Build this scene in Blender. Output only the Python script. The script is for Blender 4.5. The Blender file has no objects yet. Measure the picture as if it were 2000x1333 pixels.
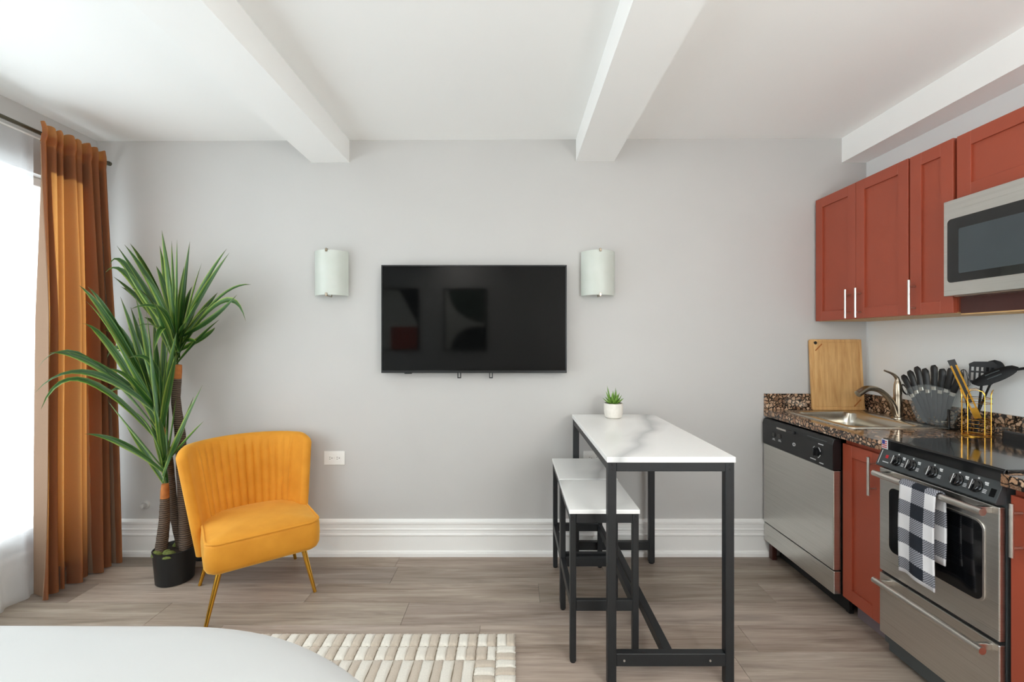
import bpy, bmesh, math, random
from math import sin, cos, pi, radians, sqrt, atan2
from mathutils import Vector, Matrix
random.seed(7)
R = radians
sc = bpy.context.scene
COL = sc.collection

# ------------------------------------------------------------------ camera, sky, exposure
F, CH = 860.0, 1.35                       # focal length in pixels of the 2000 px frame, eye height
cam_d = bpy.data.cameras.new('camera')
cam_d.sensor_width = 36; cam_d.lens = 36 * F / 2000; cam_d.clip_start = 0.02
cam = bpy.data.objects.new('camera', cam_d); COL.objects.link(cam)
cam.location = (0, 0, CH); cam.rotation_euler = (R(90), 0, 0)
sc.camera = cam
world = bpy.data.worlds.new('daylight'); sc.world = world; world.use_nodes = True
bgn = world.node_tree.nodes['Background']
bgn.inputs['Color'].default_value = (0.90, 0.955, 1.0, 1); bgn.inputs['Strength'].default_value = 4.3
WIN = (-1.00, 2.56, 0.32, 2.27)           # window opening in the left wall: y0, y1, z0, z1
FILL_WIN = (.86, 2.16, .55, 2.40)              # made-up window added for fill light behind the camera: x0, x1, z0, z1
def portal(w, h, loc, rot):
    pl = bpy.data.lights.new('window_daylight', 'AREA'); pl.shape = 'RECTANGLE'
    pl.size = w; pl.size_y = h; pl.cycles.is_portal = True
    po = bpy.data.objects.new('window_daylight', pl); COL.objects.link(po); po.location = loc; po.rotation_euler = rot
portal(WIN[3] - WIN[2], WIN[1] - WIN[0], (-2.78, (WIN[0] + WIN[1]) / 2, (WIN[2] + WIN[3]) / 2), (0, R(-90), 0))
portal(FILL_WIN[1] - FILL_WIN[0], FILL_WIN[3] - FILL_WIN[2], ((FILL_WIN[0] + FILL_WIN[1]) / 2, -1.19, (FILL_WIN[2] + FILL_WIN[3]) / 2), (R(90), 0, R(180)))  # daylight entering by the added window
FILL_GLOBE, FILL_DOME = 19.0, 33.0                  # added fill lamps out of view: globe on a stand, ceiling dome
sc.view_settings.view_transform = 'Standard'; sc.view_settings.look = 'None'
sc.view_settings.exposure = 0.41; sc.view_settings.gamma = 1; sc.view_settings.use_curve_mapping = False
sc.cycles.use_denoising = True
sc.cycles.max_bounces = 10; sc.cycles.diffuse_bounces = 6; sc.cycles.transparent_max_bounces = 16
sc.cycles.transmission_bounces = 8; sc.cycles.caustics_refractive = False; sc.cycles.caustics_reflective = False

def at(px, py, Y):
    return Vector(((px - 1000) * Y / F, Y, CH - (py - 666.5) * Y / F))

# ------------------------------------------------------------------ materials
def srgb(r, g, b):
    f = lambda c: (c / 255) / 12.92 if c / 255 <= .04045 else ((c / 255 + .055) / 1.055) ** 2.4
    return (f(r), f(g), f(b), 1)
class NT:
    def __init__(s, name):
        s.m = bpy.data.materials.new(name); s.m.use_nodes = True
        s.t = s.m.node_tree; s.p = s.t.nodes['Principled BSDF']; s.o = s.t.nodes['Material Output']
    def n(s, kind, **kw):
        nd = s.t.nodes.new(kind)
        for k, v in kw.items():
            if k in nd.inputs: nd.inputs[k].default_value = v
            else: setattr(nd, k, v)
        return nd
    def l(s, a, b): s.t.links.new(a, b)
    def ramp(s, fac, stops, interp='LINEAR'):
        nd = s.n('ShaderNodeValToRGB'); cr = nd.color_ramp; cr.interpolation = interp
        while len(cr.elements) < len(stops): cr.elements.new(.5)
        for e, (p, c) in zip(cr.elements, stops): e.position = p; e.color = c
        s.l(fac, nd.inputs['Fac']); return nd.outputs['Color']
    def coords(s, kind='Object', scale=(1, 1, 1), rot=(0, 0, 0), loc=(0, 0, 0)):
        tc = s.n('ShaderNodeTexCoord'); mp = s.n('ShaderNodeMapping')
        mp.inputs['Scale'].default_value = scale; mp.inputs['Rotation'].default_value = rot; mp.inputs['Location'].default_value = loc
        s.l(tc.outputs[kind], mp.inputs['Vector']); return mp.outputs['Vector']
    def noise(s, vec, scale, detail=3, rough=.5, dist=0):
        nd = s.n('ShaderNodeTexNoise', Scale=scale, Detail=detail, Roughness=rough, Distortion=dist)
        s.l(vec, nd.inputs['Vector']); return nd.outputs['Fac']
    def bump(s, h, strength=.2, dist=.002):
        b = s.n('ShaderNodeBump', Strength=strength, Distance=dist); s.l(h, b.inputs['Height'])
        s.l(b.outputs['Normal'], s.p.inputs['Normal'])
    def mixc(s, fac, a, b, mode='MIX'):
        nd = s.n('ShaderNodeMix', data_type='RGBA', blend_type=mode)
        for i, v in ((0, fac), (6, a), (7, b)):
            if hasattr(v, 'links'): s.l(v, nd.inputs[i])
            else: nd.inputs[i].default_value = v
        return nd.outputs[2]
    def base(s, c):
        if hasattr(c, 'links'): s.l(c, s.p.inputs['Base Color'])
        else: s.p.inputs['Base Color'].default_value = c
def pm(name, col, rough=.5, metal=0, spec=.5, noise=0, nscale=30, bump=0, bscale=80, coat=0, **kw):
    t = NT(name); t.p.inputs['Roughness'].default_value = rough; t.p.inputs['Metallic'].default_value = metal
    t.p.inputs['Specular IOR Level'].default_value = spec; t.p.inputs['Coat Weight'].default_value = coat
    for k, v in kw.items(): t.p.inputs[k.replace('_', ' ')].default_value = v
    v = t.coords()
    if noise:
        c2 = tuple(min(1, x * (1 - noise)) for x in col[:3]) + (1,); c3 = tuple(min(1, x * (1 + noise)) for x in col[:3]) + (1,)
        t.base(t.ramp(t.noise(v, nscale), [(.3, c2), (.7, c3)]))
    else: t.base(col)
    if bump: t.bump(t.noise(v, bscale, 4), bump, .001)
    return t.m
M = {}
M['wall'] = pm('wall_paint', srgb(199, 197, 194), .55, noise=.012, nscale=3, bump=.05, bscale=160, spec=.35)
M['wall_lightened'] = pm('lightened_wall_paint', srgb(236, 238, 237), .5, noise=.012, nscale=3, bump=.05, bscale=160, spec=.35)  # lightened colour stands in for brighter light on the right wall
M['ceil'] = pm('ceiling_paint', srgb(250, 250, 248), .7, noise=.008, nscale=2, bump=.04, bscale=140, spec=.3)
M['trimw'] = pm('white_trim_paint', srgb(248, 247, 244), .38, noise=.01, nscale=6)
M['panelgrey'] = pm('charcoal_panel', srgb(58, 62, 64), .45, noise=.05, nscale=40)
M['black'] = pm('black_powder_coat', srgb(29, 31, 33), .46, noise=.08, nscale=60, bump=.04, bscale=900)
M['bplastic'] = pm('black_plastic', srgb(22, 23, 25), .32, noise=.06, nscale=40)
M['bgloss'] = pm('gloss_black_enamel', srgb(12, 13, 15), .12, noise=.05, nscale=20, coat=.3)
M['screen'] = pm('screen_glass', srgb(8, 9, 9), .06, spec=.24, noise=.03, nscale=2)
M['white'] = pm('white_plastic', srgb(240, 239, 235), .35, noise=.01, nscale=30)
M['print'] = pm('white_print', srgb(205, 207, 208), .5, noise=.03, nscale=90)
M['red_print'] = pm('red_print', srgb(190, 30, 40), .5, noise=.03, nscale=90)
M['blue_print'] = pm('blue_print', srgb(50, 60, 140), .5, noise=.03, nscale=90)
M['gold'] = pm('polished_gold', srgb(214, 160, 62), .16, 1, noise=.06, nscale=14)
M['goldwire'] = pm('gold_wire', srgb(226, 170, 70), .22, 1, noise=.05, nscale=40)
M['rod'] = pm('bronze_rod', srgb(96, 92, 78), .35, .7, noise=.06, nscale=20)
M['nickel'] = pm('brushed_nickel', srgb(218, 214, 208), .28, 1, noise=.04, nscale=50)
M['faucet'] = pm('faucet_nickel', srgb(172, 158, 140), .24, 1, noise=.05, nscale=20)
M['blade'] = pm('knife_steel', srgb(74, 78, 84), .3, .8, noise=.05, nscale=30)
M['cab'] = pm('brick_red_cabinet_paint', srgb(160, 73, 50), .42, noise=.035, nscale=5, bump=.03, bscale=300)
M['cabin'] = pm('dark_maroon_filler', srgb(70, 34, 28), .5, noise=.05, nscale=8)
M['birch'] = pm('birch_underside', srgb(206, 166, 112), .5, noise=.08, nscale=12)
M['toe'] = pm('grey_toe_kick', srgb(126, 112, 116), .6, noise=.05, nscale=10)
M['dark'] = pm('dark_gap', srgb(16, 15, 15), .7, noise=.05, nscale=20)
M['greymetal'] = pm('dark_grey_metal', srgb(92, 98, 100), .4, .5, noise=.05, nscale=9)
M['soil'] = pm('soil', srgb(40, 32, 24), .9, noise=.3, nscale=90, bump=.8, bscale=120)
M['moss'] = pm('moss', srgb(98, 108, 52), .9, noise=.3, nscale=120, bump=.8, bscale=200)
M['potblack'] = pm('black_pot_plastic', srgb(20, 21, 22), .45, noise=.06, nscale=30)
M['ceramic'] = pm('speckled_ceramic', srgb(226, 221, 212), .5, noise=.05, nscale=60, bump=.1, bscale=120)
M['bark2'] = pm('orange_bark_collar', srgb(172, 104, 48), .8, noise=.15, nscale=40, bump=.4, bscale=90)
M['bed'] = pm('white_bedding', srgb(200, 201, 200), .8, noise=.012, nscale=3, bump=.08, bscale=500, Sheen_Weight=.2)
M['fill_globe_glow'] = NT('fill_lamp_glow').m  # emission of the added fill lamps
_t = M['fill_globe_glow'].node_tree.nodes['Principled BSDF']; _t.inputs['Emission Color'].default_value = (1, .965, .92, 1); _t.inputs['Emission Strength'].default_value = FILL_GLOBE
M['fill_dome_glow'] = M['fill_globe_glow'].copy(); M['fill_dome_glow'].node_tree.nodes['Principled BSDF'].inputs['Emission Strength'].default_value = FILL_DOME
M['nylon'] = pm('black_nylon', srgb(24, 25, 27), .55, noise=.06, nscale=60, spec=.3)
M['frame'] = pm('picture_frame_black', srgb(25, 25, 25), .4, noise=.05, nscale=30)
M['canvas'] = pm('canvas_white', srgb(206, 204, 196), .7, noise=.03, nscale=40)
M['artgreen'] = pm('art_green', srgb(62, 78, 66), .7, noise=.05, nscale=10)
M['artblack'] = pm('art_black', srgb(24, 24, 24), .7, noise=.05, nscale=10)
M['artred'] = pm('art_red', srgb(176, 70, 50), .7, noise=.05, nscale=10)

def steel():
    t = NT('brushed_stainless'); v = t.coords(scale=(1, 1.2, 260))
    n = t.noise(v, 2.2, 4)
    t.base(t.ramp(n, [(.2, srgb(200, 198, 192)), (.8, srgb(224, 222, 217))]))
    t.p.inputs['Metallic'].default_value = 1
    t.l(t.ramp(n, [(.2, (.26,) * 3 + (1,)), (.8, (.36,) * 3 + (1,))]), t.p.inputs['Roughness'])
    t.bump(n, .03, .0005); return t.m
M['steel'] = steel()
M['sinksteel'] = pm('sink_steel', srgb(196, 190, 178), .24, 1, noise=.05, nscale=18)

def floor_mat():
    t = NT('grey_oak_vinyl'); oi = t.n('ShaderNodeObjectInfo')
    tc = t.n('ShaderNodeTexCoord'); add = t.n('ShaderNodeVectorMath', operation='ADD'); sep = t.n('ShaderNodeVectorMath', operation='SCALE')
    comb = t.n('ShaderNodeCombineXYZ'); t.l(oi.outputs['Random'], comb.inputs[0]); t.l(oi.outputs['Random'], comb.inputs[1])
    t.l(comb.outputs[0], sep.inputs[0]); sep.inputs['Scale'].default_value = 37
    t.l(tc.outputs['Object'], add.inputs[0]); t.l(sep.outputs[0], add.inputs[1])
    def mp(s):
        m = t.n('ShaderNodeMapping'); m.inputs['Scale'].default_value = s; t.l(add.outputs[0], m.inputs['Vector']); return m.outputs[0]
    g1 = t.noise(mp((1.1, 14, 1)), 1.6, 6, .6, .7); g2 = t.noise(mp((3, 110, 1)), 1.5, 4, .6, .3); g3 = t.noise(mp((.6, 3.5, 1)), 1.3, 2)
    c = t.ramp(g1, [(.34, srgb(104, 88, 76)), (.47, srgb(160, 143, 129)), (.56, srgb(178, 162, 148)), (.68, srgb(212, 198, 186))])
    c = t.mixc(.4, c, t.ramp(g2, [(.32, srgb(126, 110, 97)), (.68, srgb(198, 184, 171))]))
    c = t.mixc(.28, c, t.ramp(g3, [(.38, srgb(136, 118, 104)), (.62, srgb(194, 180, 167))]))
    t.base(t.mixc(1, c, oi.outputs['Color'], 'MULTIPLY'))
    t.p.inputs['Roughness'].default_value = .42; t.p.inputs['Specular IOR Level'].default_value = .4
    t.bump(g2, .12, .0006); return t.m
M['floor'] = floor_mat()

def granite():
    t = NT('baltic_brown_granite'); v = t.coords()
    nz = t.n('ShaderNodeTexNoise', Scale=40, Detail=3); t.l(v, nz.inputs['Vector'])
    mx = t.mixc(.03, v, nz.outputs['Color'])
    vo = t.n('ShaderNodeTexVoronoi', Scale=44, Randomness=.9); t.l(mx, vo.inputs['Vector'])
    ed = t.n('ShaderNodeTexVoronoi', Scale=44, Randomness=.9, feature='DISTANCE_TO_EDGE'); t.l(mx, ed.inputs['Vector'])
    sp = t.n('ShaderNodeSeparateColor'); t.l(vo.outputs['Color'], sp.inputs[0])
    cell = t.ramp(sp.outputs[0], [(.0, srgb(84, 58, 42)), (.25, srgb(150, 110, 80)), (.5, srgb(192, 152, 120)), (.8, srgb(220, 188, 158)), (1, srgb(150, 106, 78))])
    cell = t.mixc(.22, cell, t.ramp(t.noise(v, 190, 3), [(.35, srgb(70, 50, 38)), (.65, srgb(214, 184, 158))]))
    m = t.ramp(ed.outputs['Distance'], [(.06, (0, 0, 0, 1)), (.16, (1, 1, 1, 1))])
    t.base(t.mixc(m, srgb(28, 24, 22), cell))
    t.p.inputs['Roughness'].default_value = .09; t.p.inputs['Coat Weight'].default_value = .3; return t.m
M['granite'] = granite()

def marble(name, off):
    t = NT(name); v = t.coords(rot=(0, 0, .38), loc=(off, 0, 0))
    nz = t.noise(v, 2.2, 2, .4)
    sep = t.n('ShaderNodeSeparateXYZ'); t.l(v, sep.inputs[0])
    a = t.n('ShaderNodeMath', operation='MULTIPLY_ADD'); t.l(nz, a.inputs[0]); a.inputs[1].default_value = .26; t.l(sep.outputs[0], a.inputs[2])
    b = t.n('ShaderNodeMath', operation='PINGPONG'); t.l(a.outputs[0], b.inputs[0]); b.inputs[1].default_value = .5
    vein = t.ramp(b.outputs[0], [(.0, srgb(200, 201, 201)), (.012, srgb(214, 215, 215)), (.035, srgb(238, 238, 236)), (.07, srgb(250, 250, 248))])
    t.base(vein); t.p.inputs['Roughness'].default_value = .22; return t.m
M['marble'] = marble('white_marble', -.185); M['marble_plain'] = marble('white_marble_plain', .12)

def bamboo():
    t = NT('bamboo_board'); v = t.coords(scale=(1, 1, .12))
    n = t.noise(v, 55, 4, .6, .4); v2 = t.coords(scale=(26, 1, 2.5)); w = t.noise(v2, 1.6, 2)
    c = t.ramp(n, [(.3, srgb(192, 140, 82)), (.7, srgb(226, 180, 118))])
    t.base(t.mixc(.4, c, t.ramp(w, [(.35, srgb(190, 138, 80)), (.65, srgb(232, 190, 130))]))); t.p.inputs['Roughness'].default_value = .5; return t.m
M['bamboo'] = bamboo()

def velvet():
    t = NT('mustard_velvet'); v = t.coords()
    t.base(t.ramp(t.noise(v, 9, 3), [(.3, srgb(214, 140, 28)), (.7, srgb(226, 153, 40))]))
    t.p.inputs['Roughness'].default_value = .75; t.p.inputs['Sheen Weight'].default_value = .9; t.p.inputs['Sheen Roughness'].default_value = .4
    t.p.inputs['Sheen Tint'].default_value = srgb(255, 214, 120); t.bump(t.noise(v, 700, 2), .12, .0006); return t.m
M['velvet'] = velvet()

def cloth(name, front, back, trans, transp=0, weave=500):
    t = NT(name); t.t.nodes.remove(t.p); v = t.coords()
    d = t.n('ShaderNodeBsdfDiffuse'); tr = t.n('ShaderNodeBsdfTranslucent'); mx = t.n('ShaderNodeMixShader')
    nz = t.noise(v, weave, 2)
    for nd, c in ((d, front), (tr, back)):
        c2 = tuple(x * .9 for x in c[:3]) + (1,); t.l(t.ramp(nz, [(.3, c2), (.7, c)]), nd.inputs['Color'])
    mx.inputs[0].default_value = trans; t.l(d.outputs[0], mx.inputs[1]); t.l(tr.outputs[0], mx.inputs[2]); out = mx.outputs[0]
    if transp:
        tp = t.n('ShaderNodeBsdfTransparent'); m2 = t.n('ShaderNodeMixShader'); m2.inputs[0].default_value = transp
        t.l(out, m2.inputs[1]); t.l(tp.outputs[0], m2.inputs[2]); out = m2.outputs[0]
    t.l(out, t.o.inputs['Surface']); return t.m
M['drape'] = cloth('brown_velvet_drape', srgb(144, 112, 90), srgb(250, 180, 96), .58)
M['liner'] = cloth('brown_drape_lining', srgb(150, 124, 104), srgb(176, 132, 100), .16)
M['sheer'] = cloth('white_sheer_voile', (.86, .87, .88, 1), (.9, .92, .94, 1), .66, .32, 900)

def glass(name, tint, transp, rough=.03):
    t = NT(name); t.p.inputs['Base Color'].default_value = tint; t.p.inputs['Roughness'].default_value = rough
    tp = t.n('ShaderNodeBsdfTransparent', Color=tint); m = t.n('ShaderNodeMixShader'); m.inputs[0].default_value = transp
    t.l(t.p.outputs[0], m.inputs[1]); t.l(tp.outputs[0], m.inputs[2]); t.l(m.outputs[0], t.o.inputs['Surface']); return t.m
M['glass'] = glass('window_glass', (.96, .98, .98, 1), .92)
M['acrylic'] = glass('clear_acrylic', (.95, .97, .97, 1), .93)
def frosted():
    t = NT('frosted_glass_shade'); t.base(t.ramp(t.noise(t.coords(), 12, 2), [(.3, srgb(236, 239, 231)), (.7, srgb(242, 244, 238))]))
    t.p.inputs['Roughness'].default_value = .3; tr = t.n('ShaderNodeBsdfTranslucent', Color=srgb(222, 232, 226)); m = t.n('ShaderNodeMixShader')
    m.inputs[0].default_value = .35; t.l(t.p.outputs[0], m.inputs[1]); t.l(tr.outputs[0], m.inputs[2]); t.l(m.outputs[0], t.o.inputs['Surface']); return t.m
M['frost'] = frosted()

def leaf_mat():
    t = NT('palm_leaf'); uv = t.n('ShaderNodeUVMap'); sp = t.n('ShaderNodeSeparateXYZ'); t.l(uv.outputs[0], sp.inputs[0])
    oi = t.n('ShaderNodeObjectInfo')
    a = t.ramp(sp.outputs[0], [(0, srgb(182, 192, 104)), (.12, srgb(122, 152, 66)), (.28, srgb(64, 108, 46)), (.46, srgb(40, 80, 34)), (.5, srgb(118, 146, 76)), (.54, srgb(36, 74, 32)), (.75, srgb(44, 84, 36)), (.93, srgb(70, 106, 48)), (1, srgb(120, 142, 70))])
    b = t.ramp(oi.outputs['Random'], [(0, (.62, .72, .7, 1)), (.5, (.95, 1, .9, 1)), (1, (1.0, 1.0, .6, 1))])
    c = t.mixc(.8, a, b, 'MULTIPLY')
    tip = t.ramp(sp.outputs[1], [(.9, (0, 0, 0, 1)), (1, (1, 1, 1, 1))])
    c = t.mixc(tip, c, srgb(92, 92, 52))
    t.base(c); t.p.inputs['Roughness'].default_value = .38
    tr = t.n('ShaderNodeBsdfTranslucent'); t.l(c, tr.inputs['Color']); m = t.n('ShaderNodeMixShader'); m.inputs[0].default_value = .22
    t.l(t.p.outputs[0], m.inputs[1]); t.l(tr.outputs[0], m.inputs[2]); t.l(m.outputs[0], t.o.inputs['Surface']); return t.m
M['leaf'] = leaf_mat()
M['succ'] = pm('succulent_green', srgb(112, 152, 62), .45, noise=.2, nscale=40)
def bark():
    t = NT('ringed_bark'); v = t.coords(scale=(1, 1, 1)); w = t.n('ShaderNodeTexWave', Scale=28, Distortion=3, Detail=2, bands_direction='Z'); t.l(v, w.inputs['Vector'])
    t.base(t.ramp(w.outputs['Fac'], [(.1, srgb(58, 46, 38)), (.6, srgb(96, 80, 66)), (1, srgb(112, 94, 78))])); t.p.inputs['Roughness'].default_value = .85
    t.bump(w.outputs['Fac'], .6, .003); return t.m
M['bark'] = bark()
def towel_mat():
    t = NT('buffalo_check_terry'); uv = t.n('ShaderNodeUVMap'); sp = t.n('ShaderNodeSeparateXYZ'); t.l(uv.outputs[0], sp.inputs[0])
    def band(o):
        m = t.n('ShaderNodeMath', operation='FRACT'); t.l(o, m.inputs[0]); g = t.n('ShaderNodeMath', operation='GREATER_THAN'); t.l(m.outputs[0], g.inputs[0]); g.inputs[1].default_value = .5; return g.outputs[0]
    s = t.n('ShaderNodeMath', operation='ADD'); t.l(band(sp.outputs[0]), s.inputs[0]); t.l(band(sp.outputs[1]), s.inputs[1])
    half = t.n('ShaderNodeMath', operation='MULTIPLY'); t.l(s.outputs[0], half.inputs[0]); half.inputs[1].default_value = .5
    ch = t.n('ShaderNodeTexChecker', Scale=26); t.l(uv.outputs[0], ch.inputs['Vector'])
    mid = t.mixc(ch.outputs['Fac'], srgb(78, 80, 88), srgb(160, 162, 170))
    g1 = t.n('ShaderNodeMath', operation='GREATER_THAN'); t.l(half.outputs[0], g1.inputs[0]); g1.inputs[1].default_value = .25
    g2 = t.n('ShaderNodeMath', operation='GREATER_THAN'); t.l(half.outputs[0], g2.inputs[0]); g2.inputs[1].default_value = .75
    c = t.mixc(g1.outputs[0], srgb(226, 226, 228), mid); c = t.mixc(g2.outputs[0], c, srgb(22, 28, 38))
    h = t.n('ShaderNodeMath', operation='LESS_THAN'); t.l(sp.outputs[1], h.inputs[0]); h.inputs[1].default_value = .62
    t.base(t.mixc(h.outputs[0], c, srgb(226, 226, 230))); t.p.inputs['Roughness'].default_value = .95
    t.bump(t.noise(t.coords(), 900, 2), .6, .002); return t.m
M['towel'] = towel_mat()
M['cream'] = pm('rug_cream_pile', srgb(232, 227, 216), .95, noise=.06, nscale=160, bump=.8, bscale=420, Sheen_Weight=.3)
M['beige'] = pm('rug_beige_pile', srgb(203, 190, 174), .95, noise=.06, nscale=160, bump=.8, bscale=420, Sheen_Weight=.3)
M['rugback'] = pm('rug_backing', srgb(150, 138, 122), .95, noise=.1, nscale=160)

# ------------------------------------------------------------------ mesh helpers
def box(bm, x0, x1, y0, y1, z0, z1, bev=0, seg=2):
    vs = [bm.verts.new((x, y, z)) for x in (x0, x1) for y in (y0, y1) for z in (z0, z1)]
    fs = [bm.faces.new([vs[i] for i in q]) for q in ((0, 1, 3, 2), (4, 6, 7, 5), (0, 4, 5, 1), (2, 3, 7, 6), (0, 2, 6, 4), (1, 5, 7, 3))]
    if bev:
        es = list({e for f in fs for e in f.edges}); bmesh.ops.bevel(bm, geom=es, offset=bev, segments=seg, profile=.5, affect='EDGES')
    return bm
def prism(bm, pts, axis, a0, a1, bev=0):
    """polygon pts extruded along axis; pts give the two other axes in xyz order"""
    def v(p, a): q = list(p); q.insert(axis, a); return bm.verts.new(q)
    A = [v(p, a0) for p in pts]; B = [v(p, a1) for p in pts]; n = len(pts)
    fs = [bm.faces.new(A), bm.faces.new(B[::-1])] + [bm.faces.new((A[i], B[i], B[(i + 1) % n], A[(i + 1) % n])) for i in range(n)]
    bmesh.ops.recalc_face_normals(bm, faces=fs)
    if bev: bmesh.ops.bevel(bm, geom=list({e for f in fs[:2] for e in f.edges}), offset=bev, segments=2, profile=.5, affect='EDGES')
    return bm
def rrect(w, h, r, n=5, cx=0, cy=0):
    pts = []
    for sx, sy, a0 in ((1, 1, 0), (-1, 1, 90), (-1, -1, 180), (1, -1, 270)):
        for k in range(n + 1):
            a = R(a0 + 90 * k / n); pts.append((cx + sx * (w / 2 - r) + r * cos(a), cy + sy * (h / 2 - r) + r * sin(a)))
    return pts
def tube(bm, path, rad, seg=10, flat=1.0, closed=False):
    """sweep a circle along a path; rad a number or list; flat squashes the second axis"""
    path = [Vector(p) for p in path]; n = len(path); rings = []
    up = None
    for i, p in enumerate(path):
        d = (path[(i + 1) % n] - path[i - 1]) if closed else (path[min(i + 1, n - 1)] - path[max(i - 1, 0)])
        d.normalize()
        if up is None:
            up = Vector((0, 0, 1)) if abs(d.z) < .9 else Vector((1, 0, 0))
        a = d.cross(up).normalized(); up = a.cross(d).normalized()
        r = rad[i] if isinstance(rad, (list, tuple)) else rad
        rings.append([bm.verts.new(p + a * (r * cos(2 * pi * k / seg)) + up * (r * flat * sin(2 * pi * k / seg))) for k in range(seg)])
    for i in range(n if closed else n - 1):
        A, B = rings[i], rings[(i + 1) % n]
        for k in range(seg): bm.faces.new((A[k], B[k], B[(k + 1) % seg], A[(k + 1) % seg]))
    if not closed:
        bm.faces.new(rings[0]); bm.faces.new(rings[-1][::-1])
    return bm
def lathe(bm, prof, cx=0, cy=0, seg=28, sx=1, sy=1):
    rings = []
    for r, z in prof:
        if r < 1e-5: rings.append([bm.verts.new((cx, cy, z))])
        else: rings.append([bm.verts.new((cx + sx * r * cos(2 * pi * k / seg), cy + sy * r * sin(2 * pi * k / seg), z)) for k in range(seg)])
    for A, B in zip(rings, rings[1:]):
        for k in range(seg):
            j = (k + 1) % seg
            if len(A) == 1 and len(B) == 1: continue
            if len(A) == 1: bm.faces.new((A[0], B[j], B[k]))
            elif len(B) == 1: bm.faces.new((A[k], A[j], B[0]))
            else: bm.faces.new((A[k], A[j], B[j], B[k]))
    return bm
def grid(bm, nu, nv, f, uv=None, close_u=False):
    vs = [[bm.verts.new(f(i / nu, j / nv)) for j in range(nv + 1)] for i in range(nu + (0 if close_u else 1))]
    lay = bm.loops.layers.uv.verify() if uv else None
    for i in range(nu):
        for j in range(nv):
            a = ((i, j), (i + 1, j), (i + 1, j + 1), (i, j + 1))
            fc = bm.faces.new([vs[p % len(vs)][q] for p, q in a])
            if uv:
                for lp, (p, q) in zip(fc.loops, a): lp[lay].uv = uv(p / nu, q / nv)
    return vs
def bez(p, c, q, n):
    return [(1 - t) ** 2 * p + 2 * t * (1 - t) * c + t * t * q for t in (k / n for k in range(n + 1))]
NB = lambda: bmesh.new()
def root_of(o):
    while o.parent: o = o.parent
    return o
def build(name, bm, mt, parent=None, local=False, smooth=False, angle=38, recalc=True):
    """one mesh object; vertices given in world coordinates unless local"""
    if recalc: bmesh.ops.recalc_face_normals(bm, faces=bm.faces[:])
    if parent is not None: off = Vector((0, 0, 0)) if local else root_of(parent).location.copy()
    elif local: off = Vector((0, 0, 0))
    else:
        xs = [v.co for v in bm.verts]
        off = Vector(((min(v.x for v in xs) + max(v.x for v in xs)) / 2, (min(v.y for v in xs) + max(v.y for v in xs)) / 2, min(v.z for v in xs)))
    if off.length: bmesh.ops.translate(bm, vec=-off, verts=bm.verts[:])
    me = bpy.data.meshes.new(name); bm.to_mesh(me); bm.free()
    me.materials.append(M[mt] if isinstance(mt, str) else mt)
    if smooth:
        me.polygons.foreach_set('use_smooth', [True] * len(me.polygons)); me.set_sharp_from_angle(angle=R(angle))
    o = bpy.data.objects.new(name, me); COL.objects.link(o)
    if parent is not None: o.parent = parent
    elif not local: o.location = off
    return o
def thing(name, label, cat, loc=(0, 0, 0), rz=0, group=None):
    o = bpy.data.objects.new(name, None); COL.objects.link(o); o.empty_display_size = .05
    o.location = loc; o.rotation_euler = (0, 0, rz); tag(o, label, cat, group); return o
def tag(o, label, cat, group=None):
    o['label'] = label; o['category'] = cat
    if group: o['group'] = group
    return o
def struct(name, bm, mt, parent=None, label=None, **kw):
    o = build(name, bm, mt, parent, **kw)
    if parent is None: o['kind'] = 'structure'
    if label: o['label'] = label
    return o
def copy_tree(o, parent=None):
    c = o.copy(); COL.objects.link(c); c.parent = parent
    for ch in o.children: copy_tree(ch, c)
    return c
def bx(name, mt, parent, x0, x1, y0, y1, z0, z1, bev=0, seg=2, **kw):
    return build(name, box(NB(), x0, x1, y0, y1, z0, z1, bev, seg), mt, parent, **kw)

# ------------------------------------------------------------------ the room
XL, XR, YB, YN = -2.613, 2.232, 2.774, -1.05
def zc(x): return 2.6195 + .004 * x       # the ceiling line runs very slightly uphill to the right
fl = struct('floor', box(NB(), XL, XR, YN, YB, -.08, -.004), 'dark', label='grey oak vinyl plank floor')
rows = [YB - .012, 2.63]
while rows[-1] > YN + .05: rows.append(rows[-1] - .18)
rows[-1] = YN
starts = {1: -.68, 2: .145, 0: .52, 3: -1.75, 4: -.15, 5: .95, 6: -1.2}
for r in range(len(rows) - 1):
    y1, y0 = rows[r], rows[r + 1]
    s = starts.get(r, random.uniform(-1, 1)); s -= 1.22 * math.ceil((s - XL) / 1.22)
    x = s
    while x < XR:
        a, b = max(x, XL), min(x + 1.22, XR)
        if b - a > .01:
            o = build('plank', box(NB(), a + .0006, b - .0006, y0 + .0006, y1 - .0006, -.004, 0, .0008, 1), 'floor', fl)
            t = random.uniform(.68, 1.1)
            if r == 1 and abs(b + .68) < .02: t = .70
            if r == 2 and abs(a - .145) < .02: t = .80
            o.color = (t, t * random.uniform(.985, 1.01), t * random.uniform(.97, 1.01), 1)
        x += 1.22
bm = NB(); prism(bm, [(XL, zc(XL)), (XR, zc(XR)), (XR, 2.78), (XL, 2.78)], 1, YN, YB)
ce = struct('ceiling', bm, 'ceil', label='white ceiling with boxed beams')
def beam(x0, x1, zb0, zb1, y0=YN, y1=YB):
    build('beam', prism(NB(), [(x0, zb0), (x1, zb1), (x1, zc(x1) + .02), (x0, zc(x0) + .02)], 1, y0, y1), 'ceil', ce)
beam(-1.262, -1.024, 2.474, 2.474); beam(.403, .645, 2.482, 2.483); beam(2.077, XR, 2.474, 2.474)
struct('wall_back', box(NB(), XL - .2, XR + .2, YB, YB + .12, -.08, 2.78), 'wall', label='pale grey wall carrying the television')
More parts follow.
